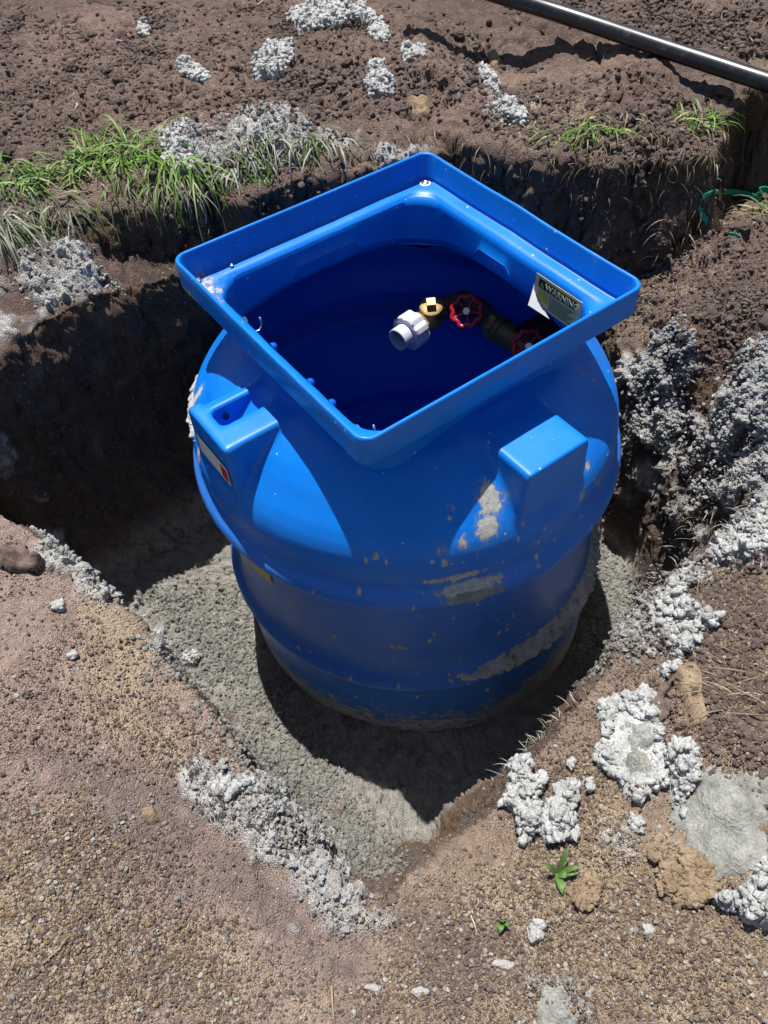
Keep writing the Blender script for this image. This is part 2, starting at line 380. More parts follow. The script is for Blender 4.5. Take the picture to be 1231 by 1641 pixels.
def gp(pts): return np.array([ground(u, v) for u, v in pts])

# ------------------------------------------------------------------ terrain: zones (worked out on the ground, ragged by noise)
def zone(X, Y, Z, polys, soft=.02, amp=.05, sc=14, seed=31):
    n = fbm(X * sc, Y * sc, Z * sc, 4, seed) * amp
    m = np.zeros_like(X)
    for pl in polys:
        m = np.maximum(m, sstep(-soft, soft, polysd(pl, X, Y) + n))
    return m
Z_CEM = [gp(q) for q in ([(60,862),(110,880),(190,960),(250,1025),(235,1035),(160,985),(80,905)],
 [(345,1255),(400,1255),(470,1310),(540,1390),(588,1465),(560,1482),(500,1470),(440,1400),(390,1330)],
 [(250,215),(330,195),(420,180),(520,200),(560,235),(500,262),(400,250),(300,275),(262,262)],
 [(60,400),(130,400),(172,450),(150,500),(60,490),(20,440)], [(0,490),(40,500),(55,545),(0,560)],
 [(1000,560),(1060,540),(1100,600),(1100,700),(1090,740),(1010,700),(985,600)],
 [(1090,680),(1150,660),(1231,740),(1231,820),(1150,800),(1080,750)], [(1160,600),(1231,565),(1231,720),(1180,690)],
 [(1040,960),(1070,925),(1130,875),(1231,840),(1231,880),(1140,915),(1110,960),(1150,1010),(1090,1070),(1030,1020)],
 [(600,250),(680,255),(660,300),(620,300)], [(770,115),(800,140),(830,190),(800,200),(780,150)],
 [(870,1590),(940,1580),(940,1630),(880,1625)], [(980,1330),(1010,1300),(1030,1330),(1000,1360)])]
Z_TAN = [gp(q) for q in ([(0,1360),(120,1330),(250,1420),(330,1500),(400,1641),(0,1641)], [(470,1600),(640,1490),(860,1400),(1000,1440),(1231,1500),(1231,1641),(470,1641)],
 [(840,1270),(960,1200),(1010,1310),(1150,1440),(1000,1480),(830,1420)], [(1120,920),(1231,930),(1231,1240),(1100,1180),(1060,1060)],
 [(760,70),(850,170),(960,180),(940,230),(820,215),(760,120)], [(960,500),(1060,420),(1100,400),(1060,500),(1000,560)], [(1000,0),(1231,0),(1231,100)],
 [(80,930),(140,940),(240,1060),(330,1250),(250,1200),(180,1060)])]
Z_DARKS = [gp(q) for q in ([(300,1330),(420,1330),(560,1500),(600,1560),(560,1620),(440,1560),(330,1430)], [(80,1230),(330,1250),(330,1340),(200,1340)],
 [(640,1500),(760,1480),(800,1560),(700,1600)], [(960,1160),(1060,1150),(1060,1240),(980,1240)])]

# polar sheet round the tank, rows spread by arc length so that the cut walls get their share
def polar():
    NT, NR = 1540, 440
    th0 = np.linspace(0, 2 * PI, 4001)
    dens = 1 + .55 * np.cos(th0 + PI / 2) + .0
    cum = np.r_[0, np.cumsum((dens[1:] + dens[:-1]) / 2)]; th = np.interp(np.linspace(0, cum[-1], NT + 1)[:-1], cum, th0)
    rr = np.r_[np.linspace(.36, 2.4, 900), np.linspace(2.41, 4.0, 80), np.geomspace(4.1, 40, 14)]
    X = np.cos(th)[:, None] * rr; Y = np.sin(th)[:, None] * rr
    Zh = H(X, Y)
    ds = np.hypot(np.diff(rr)[None, :], np.diff(Zh, axis=1))
    dist = np.sqrt((X - CAM[0]) ** 2 + (Y - CAM[1]) ** 2 + (Zh - CAM[2]) ** 2)
    wgt = (1.25 / dist[:, 1:]) ** 1.3
    wgt = np.where(rr[1:] > 1.9, wgt * np.where(Y[:, 1:] < .5, .15, .8), wgt); wgt = np.where(rr[1:] > 3.2, wgt * .4, wgt)
    cs = np.c_[np.zeros(NT), np.cumsum(ds * wgt, axis=1)]
    cs = cs / cs[:, -1:]
    k = 9; acc = sum(np.roll(cs, i, 0) for i in range(-k, k + 1)) / (2 * k + 1)
    s = np.linspace(0, 1, NR)
    R = np.array([np.interp(s, acc[i], rr) for i in range(NT)])
    X = np.cos(th)[:, None] * R; Y = np.sin(th)[:, None] * R
    return X, Y, H(X, Y), R
X, Y, Z, R = polar(); NT, NR = X.shape
def grid_normals(V):
    du = np.roll(V, -1, 0) - np.roll(V, 1, 0)
    dv = np.gradient(V, axis=1)
    n = np.cross(dv, du); n /= np.linalg.norm(n, axis=2, keepdims=True) + 1e-12
    return np.where(n[..., 2:] < 0, -n, n)
V = np.stack([X, Y, Z], 2)
nrm = grid_normals(V)
s3 = bil(S3G, X, Y); d3 = bil(D3G, X, Y); d2 = bil(D2G, X, Y)
slope = 1 - nrm[..., 2]
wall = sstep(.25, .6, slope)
FARWALL = np.maximum(wall * (Y > .0) * (X < .5), sstep(0, .03, d3) * (X > .4) * (Y > -.45))
floor = sstep(.8, .97, s3)
zc = zone(X, Y, Z, Z_CEM, .02, .11, 17)
zc = zc * sstep(-.35, -.1, fbm(X * 13, Y * 13, Z * 13, 4, 733)); zc = zc * (1 - .9 * FARWALL); ztan = zone(X, Y, Z, Z_TAN, .07, .14, 9, 47)
zdk = zone(X, Y, Z, Z_DARKS, .05, .10, 9, 57)
far_g = sstep(.1, .5, Y) * (1 - floor)
nearleft = (1 - floor) * sstep(-.1, -.3, X - .15 + 0 * Y) * sstep(.0, -.2, Y)
nearright = (1 - floor) * sstep(-.2, 0, X) * sstep(-.1, -.35, Y)
rgt = (1 - floor) * sstep(.55, .75, X) * sstep(-.45, -.3, Y) * (1 - sstep(.5, .8, Y))
# roughness of the relief by place
A1 = .012 + .014 * far_g + .016 * rgt + .010 * wall - .006 * nearleft
A2 = .0060 + .005 * far_g + .003 * rgt + .006 * floor + .006 * wall + .006 * nearright * ztan
A2 = A2 * (1 - .5 * nearleft * (1 - ztan)) + .002 * zdk
A1 = A1 * (1 - .6 * zdk * (1 - far_g))
big = fbm(X * 6, Y * 6, Z * 6, 4, 101)
mid = fbm(X * 21, Y * 21, Z * 21, 3, 131)
dx = fbm(X * 30, Y * 30, Z * 30, 2, 5) * .012
W1, id1 = worley((X + dx) * 26, (Y + dx) * 26, Z * 26, 1)
W2, id2 = worley((X + dx) * 62, (Y - dx) * 62, Z * 62, 2)
W3, id3 = worley(X * 130, (Y + dx) * 130, Z * 130, 3)
clod = sstep(.2, .8, fbm(X * 9, Y * 9, Z * 9, 2, 77) + .45 * far_g + .3 * rgt)
D = big * A1 * 1.5 + mid * A1 * .55
fine = fbm(X * 70, Y * 70, Z * 70, 3, 611)
D += fine * (.0025 + .006 * far_g + .005 * rgt + .003 * floor)
D += (1 - np.minimum(W1, 1)) * A2 * .8 * clod * (.3 + id1) + (.7 - np.minimum(W2, 1)) * A2 * 1.1 * (.4 + id2) + (.5 - np.minimum(W3, 1)) * A2 * .55
D += zc * (.006 + (.8 - np.minimum(W2, 1)) * .018 * (.4 + id2) + (.8 - np.minimum(W1, 1)) * .014 * (.4 + id1) + (.6 - W3) * .006 + fine * .008)
D += floor * ((.6 - np.minimum(W2, 1)) * .007 + (.6 - np.minimum(W1, 1)) * .010 * id1 - sstep(.05, 0, np.abs(fbm(X * 14, Y * 14, Z * 0, 3, 411))) * .007)
# cracks and ledges in the far ground
rid = np.abs(fbm(X * 7 + 5, Y * 7, Z * 7, 3, 201))
D -= sstep(.06, 0, rid) * .016 * (far_g + rgt) * (1 - zc)
RW = sstep(0, .03, d3) * (1 - sstep(.10, .18, d3)) * (X > .45) * (Y > -.25); D = D * (1 - .75 * RW)
fade = sstep(.40, .52, R) * (1 - sstep(4, 8, R))
V = V + nrm * (D * np.maximum(fade, .15))[..., None]
# near the tank the grout rises a little against its foot
V[..., 2] += .015 * sstep(.62, .48, R)
# colours
def L3(c): return np.array(c, np.float32)
n_lo = fbm(X * 2.2, Y * 2.2, Z * 2.2, 3, 301) * .5 + .5; n_mi = fbm(X * 11, Y * 11, Z * 11, 4, 331) * .5 + .5
def mixa(a, b, t): return a + (b - a) * t[..., None]
C = np.broadcast_to(L3((.175, .128, .108)), V.shape).copy()
C = mixa(C, L3((.225, .168, .138)), sstep(.35, .7, n_mi))
C = mixa(C, L3((.170, .122, .104)), far_g * .75)
C = mixa(C, L3((.26, .185, .15)), far_g * sstep(.45, .7, n_lo) * .8)
C = mixa(C, L3((.39, .295, .245)), nearleft * .85)
C = mixa(C, L3((.30, .235, .21)), nearleft * sstep(.5, .7, n_lo) * .6)
C = mixa(C, L3((.34, .255, .19)), nearright * .7)
C = mixa(C, L3((.48, .375, .26)), ztan * (.55 + .4 * sstep(.35, .65, n_mi)) * (1 - .55 * far_g))
C = mixa(C, L3((.215, .17, .155)), zdk * .8)
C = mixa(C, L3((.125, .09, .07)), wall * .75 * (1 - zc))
led_shade = sstep(0, .05, polysd(P4, X, Y)) * (1 - zc) * sstep(-.2, 0, Y); C = mixa(C, L3((.095, .068, .055)), led_shade * (.55 + .4 * sstep(-.75, -.6, X)))  # ledge soil darkened in colour to stand in for shade
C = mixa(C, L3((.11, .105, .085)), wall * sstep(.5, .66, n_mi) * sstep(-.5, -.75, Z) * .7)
C = mixa(C, L3((.16, .10, .055)), wall * sstep(.55, .7, fbm(X * 3, Y * 3, Z * 9, 3, 391) * .5 + .5) * .7)
gr = floor * sstep(.30, .42, n_lo * .5 + n_mi * .5 + .02)
C = mixa(C, L3((.27, .18, .145)), floor * .8)
C = mixa(C, L3((.37, .36, .32)), gr * .95)
C = mixa(C, L3((.58, .58, .555)), zc * (.75 + .25 * sstep(.3, .6, n_mi)))
cav = np.clip((W2 - .35) * 1.2, 0, 1)
peb = np.clip(ztan * 1.0 + .10 + .10 * far_g, 0, 1) * (1 - zc) * (1 - .85 * gr) * (1 - .6 * wall)
Zn = np.stack([peb, gr * .35 * sstep(.45, .6, n_mi), np.clip(.45 + .5 * nearright + .2 * nearleft, 0, 1) * (1 - zc) * (1 - .6 * gr) * (1 - .5 * wall)], 2)
idx = np.arange(NT * NR).reshape(NT, NR)
i2 = np.roll(idx, -1, 0)
F = np.stack([idx[:, :-1], idx[:, 1:], i2[:, 1:], i2[:, :-1]], 2).reshape(-1, 4)
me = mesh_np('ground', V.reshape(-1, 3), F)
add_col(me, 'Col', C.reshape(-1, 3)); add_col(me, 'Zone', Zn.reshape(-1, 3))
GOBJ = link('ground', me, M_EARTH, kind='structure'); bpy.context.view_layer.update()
def hit(u, v, lift=.006):
    "point just above the finished ground on the sight line of a photo pixel"
    d = FW * FPX + RT * (u - PW / 2) - UP * (v - PH / 2); d = Vector(d).normalized(); ok_, p_, n_, _ = GOBJ.ray_cast(Vector(CAM), d)
    return (p_ - d * lift) if ok_ else Vector(ground(u, v))
# fast height lookup of the finished surface
HD = np.full(XX.shape, np.nan, np.float32)
ii = ((V[..., 0] - GX0) / GS + .5).astype(int).ravel(); jj = ((V[..., 1] - GY0) / GS + .5).astype(int).ravel()
ok = (ii >= 0) & (ii < XX.shape[0]) & (jj >= 0) & (jj < XX.shape[1])
o = np.argsort(V[..., 2].ravel()[ok]); HD[ii[ok][o], jj[ok][o]] = V[..., 2].ravel()[ok][o]
HD = np.where(np.isnan(HD), HB, HD)
def HF(x, y): return bil(HD, np.asarray(x, float), np.asarray(y, float))
NZG = np.gradient(HB, GS); SLP = np.hypot(NZG[0], NZG[1])

# ------------------------------------------------------------------ scattered crumbs and grit (nobody could count them)
def lump_templates(sub, n, amp, seed):
    out = []
    for k in range(n):
        bm = bmesh.new(); bmesh.ops.create_icosphere(bm, subdivisions=sub, radius=1)
        v = np.array([q.co[:] for q in bm.verts]); f = np.array([[q.index for q in fc.verts] for fc in bm.faces]); bm.free()
        w1, _ = worley(v[:, 0] * 1.3 + seed + k * 9, v[:, 1] * 1.3, v[:, 2] * 1.3, seed + k)
        v = v * (1 + amp * (.6 - w1))[:, None] * rng.uniform(.6, 1.3, 3) * (1 + rng.normal(0, .16, (len(v), 1))) + rng.normal(0, .08, v.shape)
        out.append((v.astype(np.float32), f))
    return out
LT0 = lump_templates(1, 14, .5, 3); LT1 = lump_templates(2, 14, 1.3, 5)
_GN = {}
def grain_group(seed, amp, subdiv, smooth):
    key = (seed, amp, subdiv, smooth)
    if key in _GN: return _GN[key]
    g = bpy.data.node_groups.new('grains', 'GeometryNodeTree'); _GN[key] = g
    g.interface.new_socket('Geometry', in_out='INPUT', socket_type='NodeSocketGeometry'); g.interface.new_socket('Material', in_out='INPUT', socket_type='NodeSocketMaterial')
    g.interface.new_socket('Geometry', in_out='OUTPUT', socket_type='NodeSocketGeometry')
    nd = g.nodes.new; ln = g.links.new
    gi = nd('NodeGroupInput'); go = nd('NodeGroupOutput')
    ico = nd('GeometryNodeMeshIcoSphere'); ico.inputs['Radius'].default_value = 1; ico.inputs['Subdivisions'].default_value = subdiv
    sp = nd('GeometryNodeSetPosition'); ln(ico.outputs[0], sp.inputs['Geometry'])
    no = nd('ShaderNodeTexNoise'); no.noise_dimensions = '4D'; no.inputs['W'].default_value = seed * 3.7; no.inputs['Scale'].default_value = .95; no.inputs['Detail'].default_value = 3; no.inputs['Roughness'].default_value = .65
    sb = nd('ShaderNodeVectorMath'); sb.operation = 'SUBTRACT'; sb.inputs[1].default_value = (.5, .5, .5); ln(no.outputs['Color'], sb.inputs[0])
    sc = nd('ShaderNodeVectorMath'); sc.operation = 'SCALE'; sc.inputs['Scale'].default_value = amp; ln(sb.outputs[0], sc.inputs[0]); ln(sc.outputs[0], sp.inputs['Offset'])
    sm = nd('GeometryNodeSetMaterial'); ln(sp.outputs[0], sm.inputs['Geometry']); ln(gi.outputs['Material'], sm.inputs['Material'])
    ss = nd('GeometryNodeSetShadeSmooth'); ln(sm.outputs[0], ss.inputs['Geometry']); ss.inputs['Shade Smooth'].default_value = smooth
    iop = nd('GeometryNodeInstanceOnPoints'); ln(gi.outputs['Geometry'], iop.inputs['Points']); ln(ss.outputs[0], iop.inputs['Instance'])
    a1 = nd('GeometryNodeInputNamedAttribute'); a1.data_type = 'FLOAT_VECTOR'; a1.inputs['Name'].default_value = 'gscale'
    a2 = nd('GeometryNodeInputNamedAttribute'); a2.data_type = 'FLOAT_VECTOR'; a2.inputs['Name'].default_value = 'grot'
    ln(a1.outputs['Attribute'], iop.inputs['Scale']); ln(a2.outputs['Attribute'], iop.inputs['Rotation'])
    ln(iop.outputs[0], go.inputs[0]); return g
def scatter(name, pts, size, m, amp=1.1, subdiv=2, smooth=False, sink=.3, flat=.75, variants=1, **props):
    "grains lying on the ground: one object of points, each point a grain"
    n = len(pts); me = bpy.data.meshes.new(name); me.vertices.add(n)
    p = np.array(pts, np.float32); p[:, 2] += size * (.45 - sink); me.vertices.foreach_set('co', p.ravel())
    sc = rng.uniform(.62, 1.25, (n, 3)) * size[:, None]; sc[:, 2] *= flat
    a = me.attributes.new('gscale', 'FLOAT_VECTOR', 'POINT'); a.data.foreach_set('vector', sc.astype(np.float32).ravel())
    r = rng.uniform(-1, 1, (n, 3)) * [.6, .6, PI]; a = me.attributes.new('grot', 'FLOAT_VECTOR', 'POINT'); a.data.foreach_set('vector', r.astype(np.float32).ravel())
    me.materials.append(m); o = link(name, me, None, **props); g = grain_group(int(rng.integers(1, 6)), amp, subdiv, smooth)
    md = o.modifiers.new('grains', 'NODES'); md.node_group = g
    for it in g.interface.items_tree:
        if it.name == 'Material': md[it.identifier] = m
    return o
def in_poly(poly, n, jitter=.0, clus=.9):
    seedc = rng.integers(0, 90)
    poly = np.asarray(poly)[:, :2]; lo = poly.min(0) - jitter; hi = poly.max(0) + jitter
    out = []
    jitter = jitter or .07; lo = lo - jitter; hi = hi + jitter
    while sum(map(len, out)) < n:
        q = rng.uniform(lo, hi, (n * 2, 2)); d = polysd(poly, q[:, 0], q[:, 1]) + fbm(q[:, 0] * 12, q[:, 1] * 12, q[:, 0] * 0, 3, 8) * .06
        d = np.where(fbm(q[:, 0] * 8, q[:, 1] * 8, q[:, 0] * 0, 4, int(seedc)) * 1.6 + .25 + clus * (rng.random(len(q)) - .3) > 0, d, -1)
        q = q[d > -jitter * rng.random(len(q)) ** 2 + jitter * .6 * rng.random(len(q)) ** 2]; out.append(q)
    q = np.vstack(out)[:n]; return np.c_[q, HF(q[:, 0], q[:, 1])]
def sizes(n, lo, hi, p=2.2): return lo + (hi - lo) * rng.random(n) ** p
def cat(ps): return np.vstack(ps)

far_polys = [gp([(0,6),(300,6),(620,6),(760,60),(700,180),(500,210),(330,190),(150,230),(0,290)]), gp([(700,110),(760,80),(900,140),(1080,160),(1120,230),(960,250),(820,235)]), gp([(820,4),(1231,4),(1231,90),(1000,60)])]
def split_scatter(name, pts, size, m, k, **kw):
    for q_ in (Z_DARKS[0], Z_DARKS[1]):
        kp = (polysd(q_, pts[:, 0], pts[:, 1]) < .05 * rng.random(len(pts)) - .02) | (rng.random(len(pts)) < .12); pts = pts[kp]; size = size[kp]
    o = rng.permutation(len(pts))
    for j in range(k): i = o[j::k]; scatter(name, pts[i], size[i], m, **kw)
DET = dict(kind='stuff')
a = cat([in_poly(far_polys[0], 42000), in_poly(far_polys[1], 15000), in_poly(far_polys[2], 9000), in_poly(gp([(240,330),(300,300),(540,270),(540,300),(300,380)]), 1500)])
split_scatter('soil_crumbs', a, sizes(len(a), .0011, .0095, 10), M_SOILG, 3, label='dark brown soil crumbs over the dug ground behind the blue tank', **DET)
a = cat([in_poly(gp([(1100,390),(1231,330),(1231,560),(1150,640),(1060,560)]), 12000), in_poly(gp([(960,400),(1100,330),(1100,420),(1000,520)]), 4000), in_poly(gp([(1060,960),(1231,880),(1231,1240),(1100,1180)]), 9000)])
split_scatter('soil_crumbs', a, sizes(len(a), .0010, .0075, 10), M_SOILG, 2, label='brown soil crumbs on the mound and bank right of the blue tank', **DET)
Pn = gp([(610,1480),(860,1330),(1000,1440),(1231,1490),(1231,1636),(560,1636)]); Pl = gp([(0,1340),(200,1330),(420,1636),(0,1636)]); Pb = gp([(0,860),(120,930),(400,1260),(570,1490),(500,1636),(0,1636)])
a = cat([in_poly(Pn, 13000), in_poly(Pl, 4000), in_poly(Pb, 22000), in_poly(gp([(830,1210),(960,1110),(1060,1000),(1100,1180),(900,1340),(810,1290)]), 7000)])
split_scatter('soil_crumbs', a, sizes(len(a), .0006, .0036, 10), M_SOILG, 3, label='fine purple brown crumbs on the near banks of the pit', **DET)
a = cat([in_poly(Pn, 13000), in_poly(Pl, 13000), in_poly(Pb, 3000), in_poly(gp([(840,1270),(960,1200),(1010,1310),(1150,1440),(1000,1480),(830,1420)]), 8000), in_poly(gp([(1100,940),(1231,930),(1231,1240),(1120,1180)]), 6000),
         in_poly(gp([(960,500),(1060,430),(1100,420),(1040,530)]), 1500), in_poly(gp([(770,90),(850,150),(960,170),(940,225),(830,210)]), 2500)])
split_scatter('tan_gravel', a, sizes(len(a), .0006, .0038, 8), M_GRAV, 3, label='fine tan gravel strewn through the soil of the near banks', **DET)
a = cat([in_poly(Pn, 700), in_poly(Pl, 600), in_poly(Pb, 700), in_poly(gp([(300,960),(400,960),(560,1250),(640,1400),(440,1250)]), 260), in_poly(far_polys[0], 500), in_poly(gp([(480,1110),(880,1120),(820,1260),(700,1330),(560,1250)]), 160)])
scatter('white_grit', a, sizes(len(a), .0007, .0042, 5), M_WHST, label='small white grit strewn over the soil', **DET)
cz = [(Z_CEM[0], 1100), (Z_CEM[1], 2400), (Z_CEM[2], 5500), (Z_CEM[3], 1200), (Z_CEM[5], 4500), (Z_CEM[6], 4500), (Z_CEM[7], 3500), (Z_CEM[8], 4500), (Z_CEM[10], 1200), (Z_CEM[9], 300)]
a = cat([in_poly(p_, n_, .03) for p_, n_ in cz]); a = a[~((bil(D3G, a[:, 0], a[:, 1]) > .015) & (a[:, 0] > .4) & (a[:, 1] > -.45))]
split_scatter('cement_crumbs', a, sizes(len(a), .0008, .0066, 7), M_CEMGR, 3, amp=2.5, subdiv=3, smooth=False, sink=.4, flat=.75, label='pale grey cement crumbs spilled along the edges of the hole', **DET)
a = cat([in_poly(gp([(250,960),(380,930),(420,1050),(560,1260),(640,1400),(560,1400),(420,1240),(260,1040)]), 16000), in_poly(gp([(960,830),(1050,900),(1020,1000),(960,1080),(950,960)]), 9000)])
split_scatter('grout_crumbs', a, sizes(len(a), .0010, .0062, 6), M_GROUTG, 2, label='grey green grout crumbs on the floor of the hole', **DET)
# a few loose clods and stones of middling size, still too many to count
a = cat([in_poly(far_polys[0], 150), in_poly(far_polys[1], 60), in_poly(gp([(1100,390),(1231,330),(1231,560),(1150,640),(1060,560)]), 30)])
scatter('soil_clods', a, sizes(len(a), .008, .024, 3), M_CLOD, amp=1.3, subdiv=4, smooth=True, sink=.55, label='larger brown clods lying in the dug soil', **DET)

# ------------------------------------------------------------------ cement clumps, stones and clods one can point to
def clump(name, px, thick, m, label, cat_, group=None, seed=0, w=34.0, step=.0042, rag=.012, edge=.03, flat=0.0, rimonly=9, knobs=0.0):
    poly = gp(px); rag = rag * 1.5; c = poly[:, :2].mean(0)
    lo = poly[:, :2].min(0) - .02; hi = poly[:, :2].max(0) + .02
    xs = np.arange(lo[0], hi[0], step); ys = np.arange(lo[1], hi[1], step)
    X, Y = np.meshgrid(xs, ys, indexing='ij'); Zb = HF(X, Y) * .5 + H(X, Y) * .5 + .002
    d = polysd(poly, X, Y) + fbm(X * 30, Y * 30, X * 0, 4, seed + 61) * rag * 2
    wa, ia = worley(X * w, Y * w, Zb * w, seed + 11); wb, ib = worley(X * w * 2.3, Y * w * 2.3, Zb * w, seed + 12)
    e = np.sqrt(np.clip(d / edge, 0, 1))
    keep = d > -.004
    wc_, ic = worley(X * w * 4.6, Y * w * 4.6, Zb * w, seed + 13)
    lumps = .12 + 1.0 * (1 - np.minimum(wa, 1)) * (.2 + ia) + .35 * (1 - np.minimum(wb, 1)) * (.4 + ib) + .1 * (1 - wc_)
    if flat: lumps = lumps * (1 - flat * sstep(edge * .7, edge * 1.8, d)) + .45 * flat * sstep(edge * .7, edge * 1.8, d)
    Zt = Zb + thick * e * lumps - .008 * (1 - np.clip(d / .006 + 1, 0, 1)) - .006 * (e < .02)
    ox = fbm(X * 40, Y * 40, Zt * 40, 2, seed + 5) * .008 * e; oy = fbm(X * 40 + 9, Y * 40, Zt * 40, 2, seed + 6) * .008 * e
    idx = -np.ones(X.shape, int); idx[keep] = np.arange(keep.sum())
    q = np.stack([idx[:-1, :-1], idx[1:, :-1], idx[1:, 1:], idx[:-1, 1:]], 2).reshape(-1, 4); q = q[(q >= 0).all(1)]
    zc_ = float(H(*c)); Vv = np.stack([X + ox - c[0], Y + oy - c[1], Zt - zc_], 2)[keep]
    if knobs:
        area = keep.sum() * step * step; n_ = int(min(area / knobs ** 2 * 1.6, 1300)); cand = np.argwhere((d > .002) & (d < rimonly))
        if len(cand):
            cand = cand[rng.integers(0, len(cand), n_)]; sz = (.25 + 1.7 * rng.random(n_) ** 4) * knobs
            kz = (Zt[cand[:, 0], cand[:, 1]] - zc_); kx = X[cand[:, 0], cand[:, 1]] - c[0]; ky = Y[cand[:, 0], cand[:, 1]] - c[1]
            off = len(Vv); Vl = [Vv]; Fl = [np.vstack([q[:, [0, 1, 2]], q[:, [0, 2, 3]]])]
            for i in range(n_):
                tv, tf = LT1[rng.integers(0, len(LT1))]; a_ = rng.uniform(0, 2 * PI); ca, sa = math.cos(a_), math.sin(a_)
                vv_ = np.stack([tv[:, 0] * ca - tv[:, 1] * sa, tv[:, 0] * sa + tv[:, 1] * ca, tv[:, 2] * .85], 1) * sz[i] + [kx[i], ky[i], kz[i] + sz[i] * .15]
                Vl.append(vv_); Fl.append(tf + off); off += len(tv)
            Vv = np.vstack(Vl); q = np.vstack(Fl)
    me = mesh_np(name, Vv, q, smooth=not knobs)
    pr = dict(label=label, category=cat_)
    if group: pr['group'] = group
    ob = link(name, me, m, **pr); ob.location = (c[0], c[1], zc_); return ob
G1 = 'clumps of pale cement lying on the soil'
CL = [
 ('cement_clump', [(458,30),(480,18),(520,8),(560,6),(600,22),(622,50),(600,42),(560,26),(530,50),(480,52)], .035, 'large ragged white cement spatter at the top centre of the picture'),
 ('cement_clump', [(586,50),(612,44),(630,62),(616,72),(596,66)], .022, 'small white cement clump just right of the large top spatter'),
 ('cement_clump', [(278,108),(300,98),(334,128),(330,142),(308,132)], .03, 'lone oval pale cement clump on dark soil at upper left'),
 ('cement_clump', [(222,44),(232,38),(244,50),(236,62),(224,58)], .03, 'small tilted cement lump near the top left'),
 ('cement_clump', [(404,108),(430,78),(476,72),(468,100),(440,128),(412,130)], .03, 'crumbly white cement patch between the oval clump and the top spatter'),
 ('cement_clump', [(586,112),(606,104),(634,128),(632,156),(590,158)], .028, 'white cement clump above the back corner of the blue frame'),
 ('cement_clump', [(644,74),(680,82),(682,98),(650,100)], .024, 'small white cement clump right of top spatter beside the dark hole'),
 ('cement_clump', [(790,176),(820,166),(842,188),(838,208),(800,204)], .03, 'pale cement clump at the lower end of the spill above the frame'),
 ('cement_clump', [(764,114),(786,116),(806,142),(800,158),(776,140)], .022, 'thin trail of white cement left of the sunlit tan soil'),
 ('cement_clump', [(262,242),(290,212),(318,250),(322,282),(290,286),(268,268)], .035, 'lumpy pale cement heap right of the green grass'),
 ('cement_clump', [(804,1236),(838,1226),(870,1246),(872,1262),(850,1284),(876,1292),(900,1262),(922,1256),(930,1290),(920,1340),(880,1352),(858,1338),(846,1364),(832,1362),(826,1336),(812,1310)], .045, 'thick knobbly white cement mass on the right edge of the pit above the green weed'),
 ('cement_clump', [(948,1128),(1000,1108),(1036,1118),(1050,1160),(1070,1200),(1070,1260),(1030,1282),(990,1262),(964,1210)], .028, 'flat pale cement slab with grey centre beside the pit at lower right'),
 ('cement_clump', [(1068,1190),(1104,1186),(1112,1250),(1096,1304),(1076,1290)], .04, 'white cement ridge joining the flat slab to the grey patch'),
 ('cement_clump', [(1146,1440),(1190,1420),(1231,1380),(1260,1430),(1250,1490),(1190,1470)], .05, 'crumbly white cement mass at the right border'),
 ('cement_clump', [(1022,985),(1050,950),(1090,960),(1130,985),(1156,1000),(1130,1020),(1080,1056),(1070,1020),(1030,1020)], .055, 'big rounded white cement clump on the right rim beside the dark pocket'),
 ('cement_clump', [(1130,884),(1170,858),(1231,850),(1250,880),(1190,902),(1140,906)], .05, 'long white cement clump at right border above the brown slope'),
 ('cement_clump', [(1046,1072),(1082,1062),(1096,1074),(1060,1088)], .03, 'small dirty cement lump under the big rounded clump'),
 ('cement_clump', [(932,1248),(950,1246),(954,1270),(938,1276)], .025, 'little cement lump between the knobbly mass and the flat slab'),
 ('cement_clump', [(904,1220),(920,1218),(926,1240),(910,1248)], .022, 'tiny cement lump just above the knobbly mass'),
 ('cement_clump', [(1004,1314),(1024,1308),(1032,1332),(1012,1338)], .025, 'small pale cement lump under the flat slab'),
 ('cement_clump', [(340,1252),(352,1240),(376,1250),(410,1252),(420,1270),(388,1274),(366,1288),(352,1278)], .03, 'white cement clump at the top of the spill on the left bank'),
 ('cement_clump', [(842,1488),(868,1478),(872,1500),(852,1508)], .014, 'pale grey crumb patch right of the small grass sprig'),
 ('cement_clump', [(1060,1476),(1074,1480),(1070,1498),(1058,1492)], .014, 'small grey pebble like cement crumb under the right grey patch'),
 ('cement_clump', [(296,1052),(312,1046),(324,1054),(316,1066),(300,1064)], .028, 'single white lump on the grout floor left of the tank'),
 ('cement_clump', [(84,968),(102,966),(106,982),(88,984)], .014, 'small white fleck on the left bank near the dark clod'),
 ('cement_clump', [(110,1050),(124,1050),(126,1062),(114,1064)], .012, 'small white fleck on the left bank below the first fleck'),
]
for k, (nm, px, th, lb) in enumerate(CL):
    sl_ = 'flat pale cement slab' in lb
    clump(nm, px, th * .75, M_CEM, lb, 'cement clump', G1, seed=k * 3 + 1, rag=.009 if len(px) > 6 else .005, edge=.022 if len(px) > 6 else .012, flat=.75 if sl_ else 0,
          w=40 if len(px) > 6 else 65, step=.0030 if len(px) > 6 else .0024, knobs=0.0046 if len(px) > 6 else .0040, rimonly=.026 if sl_ else 9)
clump('cement_patch', [(1076,1300),(1110,1250),(1170,1240),(1240,1260),(1240,1390),(1180,1420),(1130,1420),(1090,1380)], .018, M_CEMG, 'large flat grey brown crusted cement patch at the right edge', 'cement patch', seed=90, flat=.45, edge=.04, w=30)
clump('cement_patch', [(856,1584),(900,1568),(950,1590),(946,1640),(880,1640)], .006, M_CEMG, 'faint grey powdery cement patch at the bottom right', 'cement patch', seed=93, flat=.6, edge=.04)
